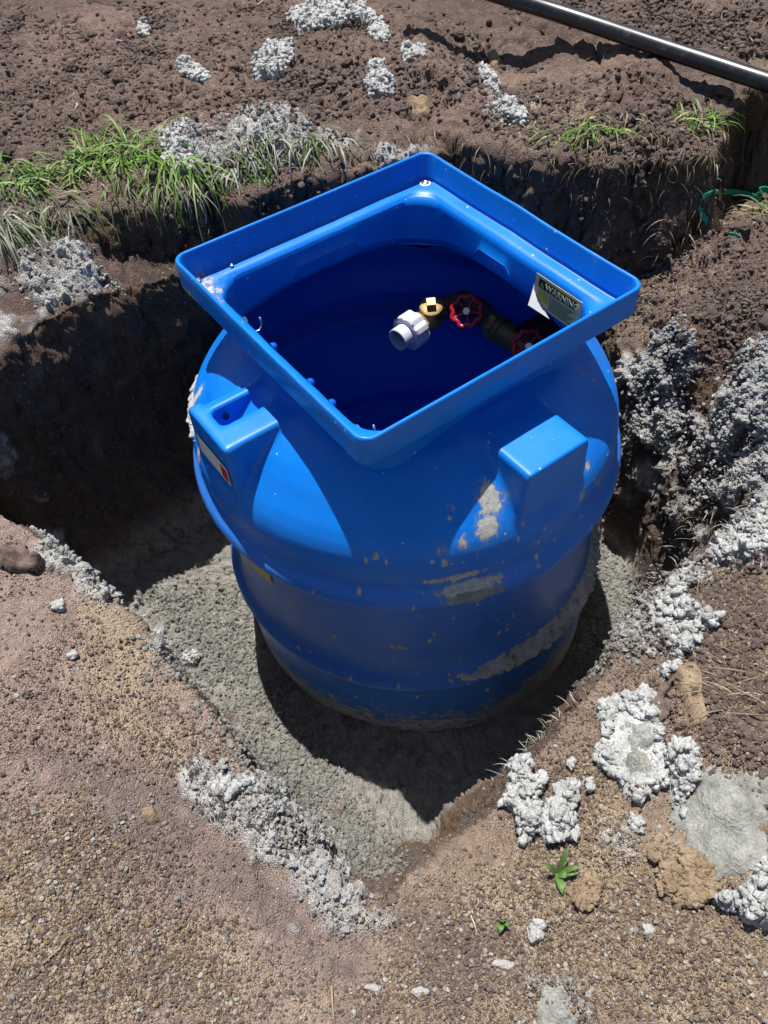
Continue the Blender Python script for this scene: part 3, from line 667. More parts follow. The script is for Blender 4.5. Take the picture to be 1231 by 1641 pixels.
clump('cement_patch', [(996,1150),(1036,1160),(1058,1210),(1062,1262),(1030,1270),(1000,1240),(984,1190)], .031, M_CEMG, 'smooth greenish grey centre of the flat cement slab', 'cement patch', seed=95, flat=.9, edge=.04, rag=.006)
clump('sandstone_slab', [(1082,1078),(1106,1074),(1124,1090),(1122,1130),(1130,1162),(1106,1164),(1096,1130),(1086,1100)], .02, M_TANS, 'elongated flat tan sandstone piece on brown soil at right', 'stone', seed=96, flat=.9, w=14, edge=.008, rag=.003)
clump('sandstone_slab', [(222,1296),(246,1292),(262,1316),(246,1324),(228,1318)], .022, M_TANS, 'single orange flat stone on the purple soil at lower left', 'stone', seed=97, flat=.9, w=14, edge=.006, rag=.002)
clump('sandstone_slab', [(920,1420),(950,1400),(964,1420),(950,1460),(930,1464),(912,1440)], .013, M_TANS, 'tan stone block right of the green weed', 'stone', seed=98, knobs=.004, flat=.4, w=34, edge=.008, rag=.009)
clump('sandstone_slab', [(1050,1370),(1090,1360),(1140,1420),(1130,1446),(1090,1448),(1062,1420)], .016, M_TANS, 'broad tan earth clod under the grey cement patch', 'stone', seed=99, knobs=.0045, flat=.4, w=30, edge=.010, rag=.012)
clump('sandstone_slab', [(652,168),(690,160),(692,180),(676,206),(656,196)], .03, M_TANS, 'tan rock at the edge behind the blue frame', 'stone', seed=100, flat=.6, w=14, edge=.012, rag=.004)
clump('sandstone_slab', [(778,92),(794,88),(804,104),(790,110)], .022, M_TANS, 'small tan rock in the dark soil above the cement trail', 'stone', seed=104, flat=.6, w=16, edge=.008, rag=.002)
clump('earth_clod', [(0,884),(30,878),(62,896),(70,910),(40,916),(0,902)], .035, M_CLOD, 'dark overhanging earth clod at the left edge of the near bank', 'earth clod', seed=101, w=22, edge=.014)
clump('earth_clod', [(1030,1112),(1060,1104),(1070,1140),(1050,1156),(1034,1140)], .035, M_CLOD, 'rounded brown earth clod left of the tan sandstone', 'earth clod', seed=102, w=24, edge=.014)
clump('earth_clod', [(896,40),(920,36),(936,52),(920,62),(900,58)], .035, M_CLOD, 'brown earth clod under the black pipe', 'earth clod', seed=103, w=24, edge=.014)
for (u, v, r, lb) in [(808,1546,.010,'flat light grey pebble in the gravel at bottom centre right'),(672,1590,.008,'pale angular pebble at bottom centre'),(598,1583,.007,'white pebble near the bottom centre twig'),
                      (451,1235,.006,'small white pebble on the reddish pit floor'),(446,1247,.008,'white pebble beside the reddish floor soil'),(540,1306,.012,'reddish round stone on the grout floor in front of the shadow'),
                      (630,1442,.010,'reddish stone at the front tip of the pit'),(1040,1490,.009,'light grey pebble on the gravel at lower right')]:
    q = ground(u, v); tv, tf = LT1[int(u) % 5]
    me = mesh_np('pebble', tv * r * np.array([1.3, 1, .6]), tf); ob = link('pebble', me, M_CLOD if 'reddish' in lb else M_WHST, label=lb, category='pebble', group='single pebbles')
    ob.location = hit(u, v, r * .2)

# ------------------------------------------------------------------ grass and roots
def leaf_mat(name, c, tr=.25):
    m, nt, b = mat(name, c, .5, 0, .4)
    oi = N(nt, 'ShaderNodeVertexColor', layer_name='Col').outputs[0]
    nt.links.new(oi, b.inputs['Base Color'])
    t = N(nt, 'ShaderNodeBsdfTranslucent'); nt.links.new(oi, t.inputs[0]); mx = N(nt, 'ShaderNodeMixShader'); mx.inputs[0].default_value = tr
    nt.links.new(b.outputs[0], mx.inputs[1]); nt.links.new(t.outputs[0], mx.inputs[2]); nt.links.new(mx.outputs[0], nt.nodes['Material Output'].inputs[0])
    return m
M_LEAF = leaf_mat('grass_blade', (.1, .2, .03))
def blades(name, roots, length, width, colors, lean, droop=.9, segs=6, mats=None, curl=.25, up=.9, **props):
    Vs, Fs, Cs = [], [], []; off = 0
    for i, r in enumerate(roots):
        L = length[i]; a = lean[i]; d = np.array([math.cos(a), math.sin(a), 0]); side = np.array([-d[1], d[0], 0]); side = side * rng.uniform(.6, 1) + np.array([0, 0, rng.uniform(-.6, .6)])
        th = up * rng.uniform(.6, 1.15); p = np.array(r, float) - np.array([0, 0, .006]); w = width[i]; c = colors[i]; tw = rng.normal(0, curl)
        for s in range(segs + 1):
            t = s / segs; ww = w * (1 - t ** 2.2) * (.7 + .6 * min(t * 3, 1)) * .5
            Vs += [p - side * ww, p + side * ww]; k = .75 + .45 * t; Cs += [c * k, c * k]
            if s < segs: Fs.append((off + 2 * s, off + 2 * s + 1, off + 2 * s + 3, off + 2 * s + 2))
            th -= droop * rng.uniform(.6, 1.3) / segs * (1.4 + t); ang = a + tw * t
            p = p + L / segs * np.array([math.cos(ang) * math.cos(th), math.sin(ang) * math.cos(th), math.sin(th)])
        off += 2 * (segs + 1)
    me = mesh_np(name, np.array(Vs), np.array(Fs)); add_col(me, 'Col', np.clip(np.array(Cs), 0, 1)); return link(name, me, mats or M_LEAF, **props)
GREEN = np.array([[.10, .24, .02], [.15, .32, .03], [.07, .17, .02], [.20, .34, .06], [.24, .30, .10]]); DUSTY = np.array([[.22, .24, .15], [.30, .31, .24], [.38, .38, .33], [.14, .19, .08], [.10, .16, .04]])
STRAW = np.array([[.32, .25, .14], [.42, .34, .20], [.22, .17, .10], [.50, .43, .30]])
def tuft(name, px, n, L, W, pal, lb, lean=(-1.6, 1.0), droop=1.5, up=1.0, jit=.012, cat_='grass', kind='stuff', **kw):
    kw.setdefault('curl', .35)
    pts = gp(px); seg = rng.integers(0, len(pts) - 1, n) if len(pts) > 1 else np.zeros(n, int); t = rng.random(n)
    q = pts[seg] * (1 - t[:, None]) + (pts[seg + 1] * t[:, None] if len(pts) > 1 else pts[seg] * t[:, None])
    q[:, :2] += rng.normal(0, jit, (n, 2)); q[:, 2] = HF(q[:, 0], q[:, 1])
    return blades(name, q, rng.uniform(L[0], L[1], n), rng.uniform(W[0], W[1], n), pal[rng.integers(0, len(pal), n)] * rng.uniform(.7, 1.2, (n, 1)), rng.normal(lean[0], lean[1], n), droop, up=up, kind=kind, label=lb, **kw)
tuft('green_grass', [(10,285),(60,290),(120,270),(170,245)], 150, (.05,.15), (.003,.0065), GREEN, 'bright green grass strip along the pit edge at far left', lean=(-1.2, 2.0), droop=.9, jit=.026)
tuft('green_grass', [(130,275),(200,250),(255,245)], 210, (.05,.15), (.003,.0065), np.vstack([GREEN, GREEN, DUSTY[3:], STRAW[:1]]), 'bright green grass strip left of the pale cement heap', lean=(-1.0, 2.2), jit=.030, droop=.8)
tuft('green_grass', [(170,255),(260,255),(310,280)], 90, (.14,.26), (.003,.0045), GREEN, 'long green blades hanging over the pit wall', lean=(-1.4, .6), droop=1.7)
tuft('dusty_grass', [(370,250),(430,240),(500,240),(530,230)], 170, (.08,.22), (.0025,.0048), DUSTY, 'grey grout coated grass hanging toward the blue frame', lean=(-1.2, .9), droop=1.8, jit=.02)
tuft('dusty_grass', [(340,270),(420,260)], 100, (.08,.18), (.003,.005), np.vstack([DUSTY, GREEN[:3]]), 'mixed green and grey grass under the cement crumbs', lean=(-1.5, .8), droop=1.6, jit=.02)
tuft('dusty_grass', [(0,300),(50,330),(110,330)], 120, (.08,.22), (.002,.0045), DUSTY, 'grey coated grass draped over the wall at far left', lean=(-1.2, .9), droop=2.0, jit=.025)
tuft('dusty_grass', [(0,350),(10,370)], 70, (.14,.30), (.002,.004), DUSTY, 'pale coated stalks hanging at the left border', lean=(-.9, .4), droop=2.0, jit=.02)
tuft('grass_tuft', [(1070,200),(1110,195),(1150,195)], 110, (.05,.13), (.0025,.0045), np.vstack([GREEN, STRAW[:2]]), 'small green tuft at the corner of the trench under the black pipe', lean=(.3, 1.6), droop=1.1)
tuft('grass_tuft', [(900,215),(940,205),(975,215)], 110, (.05,.12), (.0025,.0045), np.vstack([GREEN[2:], GREEN[:1]]), 'short green tuft behind the right side of the blue frame', lean=(-1.3, 1.6), droop=1.3)
tuft('grass_tuft', [(1215,345),(1240,360)], 40, (.08,.16), (.003,.0045), np.vstack([GREEN[3:], STRAW[:2]]), 'yellow green tuft at the right border by the green strap', lean=(2.4, .7), droop=1.2)
tuft('grass_tuft', [(0,165),(8,180)], 16, (.04,.08), (.003,.0045), GREEN, 'tiny green tuft at the left border of the upper soil', lean=(1.2, 1.0))
tuft('dry_straw', [(830,200),(900,215),(980,215),(1050,205),(1140,200)], 420, (.02,.09), (.0012,.0024), STRAW, 'dry straw and roots along the rim behind the frame', lean=(-1.4, 1.4), droop=1.6, jit=.03)
tuft('dry_straw', [(1000,500),(1060,440),(1090,390),(1180,370)], 420, (.02,.08), (.0012,.0022), STRAW, 'dry straw scattered on the trench floor right of the frame', lean=(0, 3), droop=.9, up=.35, jit=.04)
tuft('dry_straw', [(1050,60),(1180,30),(1231,60),(1150,10)], 320, (.02,.07), (.0014,.0026), STRAW, 'dry straw on the ground beyond the black pipe', lean=(0, 3), droop=.7, up=.3, jit=.14)
tuft('hanging_roots', [(560,255),(640,225),(720,225),(800,235),(850,250)], 200, (.04,.13), (.0009,.0018), STRAW * .6, 'thin roots hanging down the wall behind the frame', lean=(-1.5, .7), droop=2.2, jit=.02)
tuft('hanging_roots', [(880,260),(980,262),(1100,250),(1150,240)], 150, (.03,.11), (.0008,.0016), STRAW * .55, 'fine roots hanging from the trench rim', lean=(-1.5, .8), droop=2.4, jit=.015)
tuft('dusty_grass', [(160,300),(260,300),(330,290)], 120, (.08,.2), (.002,.004), np.vstack([DUSTY, STRAW[:1], GREEN[:2]]), 'loose grass and roots hanging over the dark hollow under the green strip', lean=(-1.5, .6), droop=2.0, jit=.02)
tuft('hanging_roots', [(40,375),(130,350),(200,330),(260,310)], 80, (.03,.11), (.0008,.0016), STRAW * .6, 'fine roots hanging down the dark left wall', lean=(-1.5, .8), droop=2.3, jit=.02)
tuft('hanging_roots', [(810,1240),(850,1200),(900,1160),(960,1100)], 36, (.012,.04), (.0009,.0016), np.array([[.5,.49,.45],[.35,.32,.26]]), 'white coated rootlets sticking out of the right bank over the pit', lean=(2.2, .7), droop=.6, up=.4, jit=.01)
tuft('hanging_roots', [(1020,990),(1060,930),(1130,860),(1200,830)], 80, (.02,.06), (.0011,.002), np.array([[.5,.5,.46],[.4,.34,.26]]), 'rootlets on the rim above the dark pocket', lean=(2.0, .9), droop=.8, up=.5, jit=.015)
tuft('dry_straw', [(1130,1120),(1200,1080),(1231,1150)], 110, (.03,.08), (.0011,.002), STRAW * .8, 'thin dry rootlets on the brown soil at the right border', lean=(2.6, .8), droop=.5, up=.3, jit=.03)
tuft('dry_straw', [(200,60),(400,140),(600,180),(100,200)], 60, (.02,.07), (.0012,.002), STRAW, 'scattered straw bits on the upper left soil', lean=(0, 3), droop=.8, up=.3, jit=.12)

def leaf(parent, name, base, tip, w, bend, color):
    "one broad blade with a keel, as a part"
    base = np.array(base, float); tip = np.array(tip, float); d = tip - base; side = np.cross(d, [0, 0, 1]); side /= np.linalg.norm(side); Vs, Fs, Cs = [], [], []
    n = 8
    for s in range(n + 1):
        t = s / n; c = base + d * t + np.array([0, 0, bend * math.sin(t * PI)]); ww = w * .5 * math.sin(min(t * 1.05 + .12, 1) * PI) ** .7
        Vs += [c - side * ww + [0, 0, ww * .35], c, c + side * ww + [0, 0, ww * .35]]; Cs += [color * .9, color * 1.15, color]
        if s < n: o_ = 3 * s; Fs += [(o_, o_ + 1, o_ + 4, o_ + 3), (o_ + 1, o_ + 2, o_ + 5, o_ + 4)]
    me = mesh_np(name, np.array(Vs), np.array(Fs)); add_col(me, 'Col', np.array(Cs)); return link(name, me, M_LEAF, parent)
def weed(center, tips, lb, w=.0115):
    c = np.array(hit(*center, .002)); r = link('weed', None, label=lb, category='weed'); r.empty_display_size = .02; r.location = c
    for k, (u, v, h) in enumerate(tips):
        q = at(u, v, c[2] + h) - c; leaf(r, 'leaf', (q * .02), q, w * (.8 + .3 * ((k * 7) % 3) / 2), .012, np.array([.10, .19, .045]) * (.85 + .12 * (k % 3)))
weed((892, 1402), [(913,1352,.04),(868,1386,.03),(902,1440,.012),(935,1388,.025),(930,1402,.015),(912,1408,.01)], 'green weed with broad leaves on the gravelly soil at lower right')
weed((803, 1476), [(818,1490,.012),(806,1480,.02),(800,1500,.01)], 'small two leaved green sprig on the gravel right of bottom centre', w=.010)

# ------------------------------------------------------------------ tubes and prisms
def tube(pts, r, seg=20, caps=True, rs=None):
    pts = [Vector(p) for p in pts]; bm = bmesh.new(); rings = []
    t0 = (pts[1] - pts[0]).normalized(); ref = Vector((0, 0, 1)) if abs(t0.z) < .9 else Vector((1, 0, 0)); nn = t0.cross(ref).normalized()
    for i, p in enumerate(pts):
        t = (pts[min(i + 1, len(pts) - 1)] - pts[max(i - 1, 0)]).normalized(); nn = (nn - t * nn.dot(t)).normalized(); b = t.cross(nn)
        rr_ = rs[i] if rs else r
        rings.append([bm.verts.new(p + (nn * math.cos(2 * PI * k / seg) + b * math.sin(2 * PI * k / seg)) * rr_) for k in range(seg)])
    for a, b in zip(rings, rings[1:]):
        for k in range(seg): bm.faces.new((a[k], a[(k + 1) % seg], b[(k + 1) % seg], b[k]))
    if caps: bm.faces.new(rings[0][::-1]); bm.faces.new(rings[-1])
    return bm
def turned(p0, axis, prof, seg=32, close=False, hexa=None):
    "profile of (distance along axis, radius) turned about an axis"
    p0 = Vector(p0); ax = Vector(axis).normalized(); u = ax.orthogonal().normalized(); v = ax.cross(u); bm = bmesh.new(); rings = []
    for (h, r) in prof: rings.append([bm.verts.new(p0 + ax * h + (u * math.cos(2 * PI * k / seg) + v * math.sin(2 * PI * k / seg)) * max(r, 1e-4)) for k in range(seg)])
    for a, b in zip(rings, rings[1:]):
        for k in range(seg): bm.faces.new((a[k], a[(k + 1) % seg], b[(k + 1) % seg], b[k]))
    if close: bm.faces.new(rings[0][::-1]); bm.faces.new(rings[-1])
    return bm
def box(lo, hi, bev=0, segs=3):
    bm = bmesh.new(); bmesh.ops.create_cube(bm, size=1); lo = Vector(lo); hi = Vector(hi)
    for v in bm.verts: v.co = Vector([(lo[i] + hi[i]) / 2 + v.co[i] * (hi[i] - lo[i]) for i in range(3)])
    if bev: bmesh.ops.bevel(bm, geom=bm.edges[:], offset=bev, segments=segs, profile=.5, affect='EDGES')
    return bm
def tag(o, label, cat_, group=None):
    o['label'] = label; o['category'] = cat_
    if group: o['group'] = group
    return o

# ------------------------------------------------------------------ the tank
ANG = math.atan2(.564, .826)
tank = link('pump_tank', None, label='big blue plastic pump tank with open square top standing in the pit', category='tank')
tank.empty_display_size = .2; tank.location = (0, 0, -1.09); tank.rotation_euler.z = ANG
TO = Vector((0, 0, 1.09))      # local height of the rim above the Empty

LEAN = (.03 * math.cos(ANG) - .03 * math.sin(ANG), -.03 * math.sin(ANG) - .03 * math.cos(ANG))
def lean(me):
    "the tank leans a little: its foot stands off the axis of the collar"
    n = len(me.vertices); q = np.zeros(n * 3, np.float32); me.vertices.foreach_get('co', q); q = q.reshape(-1, 3)
    k = np.clip((1.09 - q[:, 2] - .35) / .70, 0, 1.2); q[:, 0] += LEAN[0] * k; q[:, 1] += LEAN[1] * k; me.vertices.foreach_set('co', q.ravel()); me.update()
def vox(bms, name, voxel, smooth_it, m, cut=None):
    tmp = bmesh.new()
    for b in bms:
        t = bpy.data.meshes.new('t'); bmesh.ops.recalc_face_normals(b, faces=b.faces); b.to_mesh(t); b.free(); tmp.from_mesh(t); bpy.data.meshes.remove(t)
    me = bpy.data.meshes.new(name); tmp.to_mesh(me); tmp.free()
    o = bpy.data.objects.new('tmp', me); col.objects.link(o)
    r = o.modifiers.new('r', 'REMESH'); r.mode = 'VOXEL'; r.voxel_size = voxel; r.adaptivity = 0
    if cut:
        cm = bpy.data.meshes.new('cut'); bmesh.ops.recalc_face_normals(cut, faces=cut.faces); cut.to_mesh(cm); cut.free()
        co_ = bpy.data.objects.new('cut', cm); col.objects.link(co_); bo = o.modifiers.new('b', 'BOOLEAN'); bo.operation = 'DIFFERENCE'; bo.object = co_; bo.solver = 'EXACT'
        r2 = o.modifiers.new('r2', 'REMESH'); r2.mode = 'VOXEL'; r2.voxel_size = voxel
    s = o.modifiers.new('s', 'SMOOTH'); s.factor = .5; s.iterations = smooth_it
    dg = bpy.context.evaluated_depsgraph_get(); dg.update(); out = bpy.data.meshes.new_from_object(o.evaluated_get(dg))
    bpy.data.objects.remove(o); out.name = name
    if cut: bpy.data.objects.remove(co_)
    return out
PROF = [(-.130, .20), (-.136, .26), (-.142, .29), (-.150, .31), (-.162, .34), (-.178, .366), (-.198, .391), (-.220, .413), (-.243, .432), (-.265, .451), (-.286, .465), (-.306, .474), (-.328, .479), (-.355, .480), (-.378, .478),
        (-.392, .479), (-.404, .486), (-.415, .495), (-.427, .499), (-.438, .500), (-.446, .495), (-.455, .473), (-.47, .461), (-.52, .4595), (-.60, .4595), (-.70, .4615), (-.725, .464),
        (-.752, .472), (-.768, .485), (-.783, .4935), (-.795, .4925), (-.804, .481), (-.84, .479), (-.95, .478), (-1.05, .476), (-1.085, .473), (-1.102, .462), (-1.109, .44)]
CUT = box((-.434, -.004, -.230), (-.318, .043, .05), .008, 2)
for v_ in CUT.verts:
    if v_.co.z < -.1: v_.co.z += .075 * (v_.co.x + .434) / .116
def shear(bm):
    for v in bm.verts: v.co.x += .006; v.co.y -= .006
def lug(lo, hi):
    bm = box(lo, hi)
    for v in bm.verts:
        if v.co.z < -.3:
            cx, cy = (lo[0] + hi[0]) / 2, (lo[1] + hi[1]) / 2
            if abs(cx) > abs(cy): v.co.y += .022 * (1 if v.co.y > cy else -1)
            else: v.co.x += .022 * (1 if v.co.x > cx else -1)
    return bm
body_bm = turned((0, 0, 0), (0, 0, 1), [(z, r) for z, r in PROF], 160, close=True)
parts = [body_bm]
parts.append(lug((-.068, -.458, -.36), (.084, -.22, -.152)))                 # plain lug, front right
parts.append(lug((-.068, .22, -.36), (.084, .458, -.152)))                   # hidden lugs at the back
parts.append(lug((.22, -.068, -.36), (.458, .084, -.152)))
parts.append(box((-.463, -.068, -.40), (-.22, -.005, -.150)))                # slotted lug, front left: lower arm
parts.append(lug((-.463, -.068, -.40), (-.432, .084, -.150)))                # outer face
parts.append(box((-.463, .040, -.40), (-.25, .064, -.150)))
parts.append(box((-.463, .055, -.40), (-.327, .090, -.166)))
bme = vox(parts, 'body', .0053, 3, M_BLUE, CUT)
# open the top inside the square and weigh the mud
bm = bmesh.new(); bm.from_mesh(bme)
def in_rsq(x, y, t=.2765, r=.085): return math.hypot(max(abs(x) - (t - r), 0), max(abs(y) - (t - r), 0)) < r
kill = [f for f in bm.faces if all(in_rsq(v.co.x, v.co.y) and v.co.z > -.24 for v in f.verts)]
kill += [f for f in bm.faces if f.calc_center_median().z < -1.105]
bmesh.ops.delete(bm, geom=kill, context='FACES'); bm.to_mesh(bme); bm.free()
v = np.zeros(len(bme.vertices) * 3, np.float32); bme.vertices.foreach_get('co', v); v = v.reshape(-1, 3)
ca_, sa_ = math.cos(ANG), math.sin(ANG)
wx = v[:, 0] * ca_ - v[:, 1] * sa_; wy = v[:, 0] * sa_ + v[:, 1] * ca_; wz = v[:, 2]
def on_cyl(u_, v_, r):
    d = FW * FPX + RT * (u_ - PW / 2) - UP * (v_ - PH / 2); d /= np.linalg.norm(d)
    A = d[0] ** 2 + d[1] ** 2; B = CAM[0] * d[0] + CAM[1] * d[1]; Cc = CAM[0] ** 2 + CAM[1] ** 2 - r * r
    q = B * B - A * Cc; t = (-B - math.sqrt(max(q, 0))) / A; return CAM + d * t
def on_surf(u_, v_):
    d = FW * FPX + RT * (u_ - PW / 2) - UP * (v_ - PH / 2); d /= np.linalg.norm(d)
    t = np.arange(.8, 2.6, .002); q = CAM + d * t[:, None]; r = np.interp(-q[:, 2], [-a[0] for a in PROF], [a[1] for a in PROF], left=0, right=0)
    k = np.argmax(np.hypot(q[:, 0], q[:, 1]) < r); return q[k]
mud = np.zeros((len(v), 3), np.float32)
th = np.arctan2(wy, wx); wr = np.hypot(wx, wy)
def blob(u_, v_, r, sx, sz, wgt, ch=0):
    p_ = on_surf(u_, v_); t0 = math.atan2(p_[1], p_[0]); r0 = math.hypot(p_[0], p_[1]); dt = (th - t0 + PI) % (2 * PI) - PI
    k = np.exp(-((dt * r0 / sx) ** 2 + ((wz - p_[2]) ** 2 + (wr - r0) ** 2) / sz ** 2)) * wgt; mud[:, ch] = np.maximum(mud[:, ch], k)
for b_ in [(786,800,.478,.028,.040,.95),(780,845,.482,.034,.034,.95),(742,872,.482,.022,.022,.62),(712,880,.482,.022,.022,.58),(740,922,.488,.060,.012,1.0),(700,930,.488,.05,.010,.8),(752,940,.494,.075,.020,1.15),(790,925,.492,.03,.016,.8),
           (960,770,.484,.02,.03,.62),(935,790,.484,.02,.03,.5),(860,905,.488,.012,.018,.6),(880,895,.488,.012,.016,.55),(312,640,.47,.02,.05,.9),(318,730,.484,.02,.03,.75),(660,985,.46,.016,.012,.62),(634,1030,.46,.03,.012,.66),
           (606,1000,.46,.03,.03,.42),(480,1010,.46,.03,.03,.38),(900,960,.46,.05,.05,.5),(940,600,.47,.02,.05,.5),(970,560,.46,.02,.03,.9),(942,745,.484,.012,.012,.85)]: blob(*b_)
for _ in range(110):
    u_, v_ = rng.uniform(400, 920), rng.uniform(890, 1120)
    if ((u_ - 655) / 270) ** 2 + ((v_ - 800) / 330) ** 2 < 1: blob(u_, v_, .46, rng.uniform(.004, .010), rng.uniform(.006, .016), rng.uniform(.5, .85))
for _ in range(26): blob(rng.uniform(700, 960), rng.uniform(760, 900), .46, rng.uniform(.004, .009), rng.uniform(.006, .014), rng.uniform(.5, .8))
th = np.arctan2(wy, wx)
mud[:, 1] = np.maximum(mud[:, 1], sstep(-.86, -1.02, wz) * .38 + sstep(-.80, -.86, wz) * .27 + sstep(-1.075, -1.098, wz) * .5)
rt_ = sstep(-1.35, -.75, th) * (wz < -.80) * (wz > -1.09); mud[:, 1] += .12 * rt_
rg = sstep(-1.25, -1.0, th) * sstep(.6, .2, th) * sstep(-.735, -.75, wz) * sstep(-.815, -.80, wz); mud[:, 0] = np.maximum(mud[:, 0], rg * .95)
mud[:, 2] = .30 + .35 * sstep(-.5, -.9, wz)
mud[:, 0] = np.maximum(mud[:, 0], .12 * sstep(-.27, -.36, wz))
add_col(bme, 'Mud', mud)
bme.transform(Matrix.Translation(TO)); lean(bme); body = link('body', bme, M_BLUE, tank); bme.shade_smooth()

# inner wall, seen through the opening
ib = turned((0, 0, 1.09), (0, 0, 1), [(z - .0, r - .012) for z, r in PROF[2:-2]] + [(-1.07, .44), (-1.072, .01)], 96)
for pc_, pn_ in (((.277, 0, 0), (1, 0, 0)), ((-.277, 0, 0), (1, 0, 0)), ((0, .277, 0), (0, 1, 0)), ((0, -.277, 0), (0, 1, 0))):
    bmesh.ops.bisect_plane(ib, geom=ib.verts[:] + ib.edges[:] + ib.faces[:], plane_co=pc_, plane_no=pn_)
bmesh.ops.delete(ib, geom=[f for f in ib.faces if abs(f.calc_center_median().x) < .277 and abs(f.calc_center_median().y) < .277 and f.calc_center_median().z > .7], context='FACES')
me = from_bm(ib, 'inner_wall'); me.flip_normals(); lean(me); link('inner_wall', me, M_SHADEBLUE, tank)

def rsq(t, r, n=10, m=30):
    "rounded square half size t, corner radius r: list of (x, y, side, along)"
    out = []
    for s in range(4):
        a = s * PI / 2; c, q = math.cos(a), math.sin(a)
        for k in range(m):
            y = -(t - r) + 2 * (t - r) * k / m; out.append((c * t - q * y, q * t + c * y, s, y))
        for k in range(n):
            b = (k / n) * PI / 2; x = t - r + r * math.cos(b); y = t - r + r * math.sin(b); out.append((c * x - q * y, q * x + c * y, s, y))
    return out
def sweep(prof, bottom=None):
    "prof: (half size, z, corner radius); same number of points on every ring"
    bm = bmesh.new(); rings = []
    for i, (t, z, r) in enumerate(prof):
        ring = []
        for (x, y, s, al) in rsq(t, r):
            zz = z if not (bottom and i == len(prof) - 1) else bottom(s, al, x, y)
            if bottom and i == len(prof) - 2: zz = (z + bottom(s, al, x, y)) / 2
            ring.append(bm.verts.new((x, y, zz + 1.09)))
        rings.append(ring)
    for a, b in zip(rings, rings[1:]):
        n = len(a)
        for k in range(n): bm.faces.new((a[k], a[(k + 1) % n], b[(k + 1) % n], b[k]))
    return bm
def skirt(s, al, x, y):
    # side 0: +a (right back), 1: +b (left back), 2: -a, 3: -b
    rr_ = math.hypot(x, y); z = float(np.interp(rr_, [q[1] for q in PROF[:14]], [q[0] for q in PROF[:14]])) + .012
    pos = {0: (-.02, .085), 1: (-.09, .085), 2: (-.084, .068), 3: (-.068, .084)}[s]
    return -.108 if pos[0] < al < pos[1] else z
fr = sweep([(.281, -.20, .085), (.281, -.14, .085), (.280, -.085, .075), (.282, -.0660, .066), (.292, -.0645, .05), (.327, -.0635, .03), (.3292, -.0622, .029), (.330, -.060, .028), (.330, -.004, .028), (.3285, -.001, .027), (.326, 0, .026), (.3235, -.001, .025),
            (.322, -.004, .024), (.3205, -.054, .024), (.318, -.0585, .022), (.312, -.0595, .022), (.298, -.060, .032), (.290, -.0615, .040), (.2845, -.0655, .048), (.280, -.072, .055), (.278, -.081, .060), (.276, -.105, .070), (.274, -.13, .080)], skirt)
fr.verts.index_update(); NRING = len(rsq(.3, .05))
for v_ in fr.verts:
    if v_.co.z < 1.09 - .135 and math.hypot(v_.co.x, v_.co.y) > 0 and v_.index < 2 * NRING:
        rr_ = math.hypot(v_.co.x, v_.co.y); dz_ = float(np.interp(rr_, [q[1] for q in PROF[:14]], [q[0] for q in PROF[:14]]))
        v_.co.z = 1.09 + dz_ - (.006 if v_.index < NRING else -.004)
me = from_bm(fr, 'frame')
n_ = len(me.vertices); vv = np.zeros(n_ * 3, np.float32); me.vertices.foreach_get('co', vv); vv = vv.reshape(-1, 3)
zz_ = vv[:, 2] - 1.09
wob = fbm(vv[:, 0] * 6, vv[:, 1] * 6, vv[:, 2] * 6, 2, 5) * .0022 + fbm(vv[:, 0] * 60, vv[:, 1] * 60, vv[:, 2] * 60, 2, 6) * .0006
vv[:, 2] += wob * (zz_ > -.07); vv[:, 0] += wob * .8; vv[:, 1] -= wob * .8
me.vertices.foreach_set('co', vv.ravel())
fm = np.zeros((n_, 3), np.float32)
fm[:, 0] = .10 * (zz_ > -.007) + .10 * (zz_ > -.066) * (zz_ < -.05)
fm[:, 0] += (zz_ > -.066) * (zz_ < -.02) * .52 * np.exp(-((vv[:, 0] + .30) ** 2 + (vv[:, 1] - .27) ** 2) / .07 ** 2)
fm[:, 2] = .45
add_col(me, 'Mud', fm); link('frame', me, M_BLUE, tank)

# fastenings on the frame
def screw(a, b, z=-.0585, r=.0075, lab=None):
    o = link('screw', from_bm(turned((a, b, z + 1.09), (0, 0, 1), [(0, r), (.0012, r), (.003, r * .75), (.0034, r * .45), (.0018, r * .35), (.0016, 0)], 20), 'screw'), M_STEEL, tank); return o
screw(.300, .298, r=.009); screw(-.296, .304, r=.009); screw(-.215, .303, r=.005); screw(.298, -.298, r=.008)
me = from_bm(turned((.300, .298, 1.09 - .0592), (0, 0, 1), [(0, .013), (.0015, .012), (.0016, .0092)], 24), 'washer'); link('washer', me, M_WHT, tank)
def hexbolt(x, b, z):
    bm = turned((x, b, z + 1.09), (1, 0, 0), [(0, .011), (.002, .011), (.002, .0075), (.010, .0075), (.0105, .006)], 6, close=True); return link('bolt', from_bm(bm, 'bolt', False), M_STEEL, tank)
hexbolt(-.277, .165, -.088); hexbolt(-.277, -.225, -.086)
for b in (.05, -.08, -.15): link('lug_stud', from_bm(turned((-.277, b, 1.09 - .080), (1, 0, 0), [(0, .009), (.008, .008), (.011, .005), (.012, .001)], 16), 'lug_stud'), M_BLUE if False else M_SHADEBLUE, tank)
for b in (.125, -.255):
    hk = [(-.277, b, 1.0), (-.262, b, .997), (-.254, b + .002, 1.003), (-.252, b + .003, 1.014), (-.254, b + .003, 1.024)]
    link('hook', from_bm(tube([Vector(q) for q in hk], .0022, 10), 'hook'), M_STEEL, tank)
# weep hole in the slotted lug
link('drain_hole', from_bm(turned((-.405, .0395, 1.09 - .178), (0, -1, 0), [(0, .007), (.0006, .007), (.0008, 0)], 16), 'drain_hole'), M_BLACKP, tank)

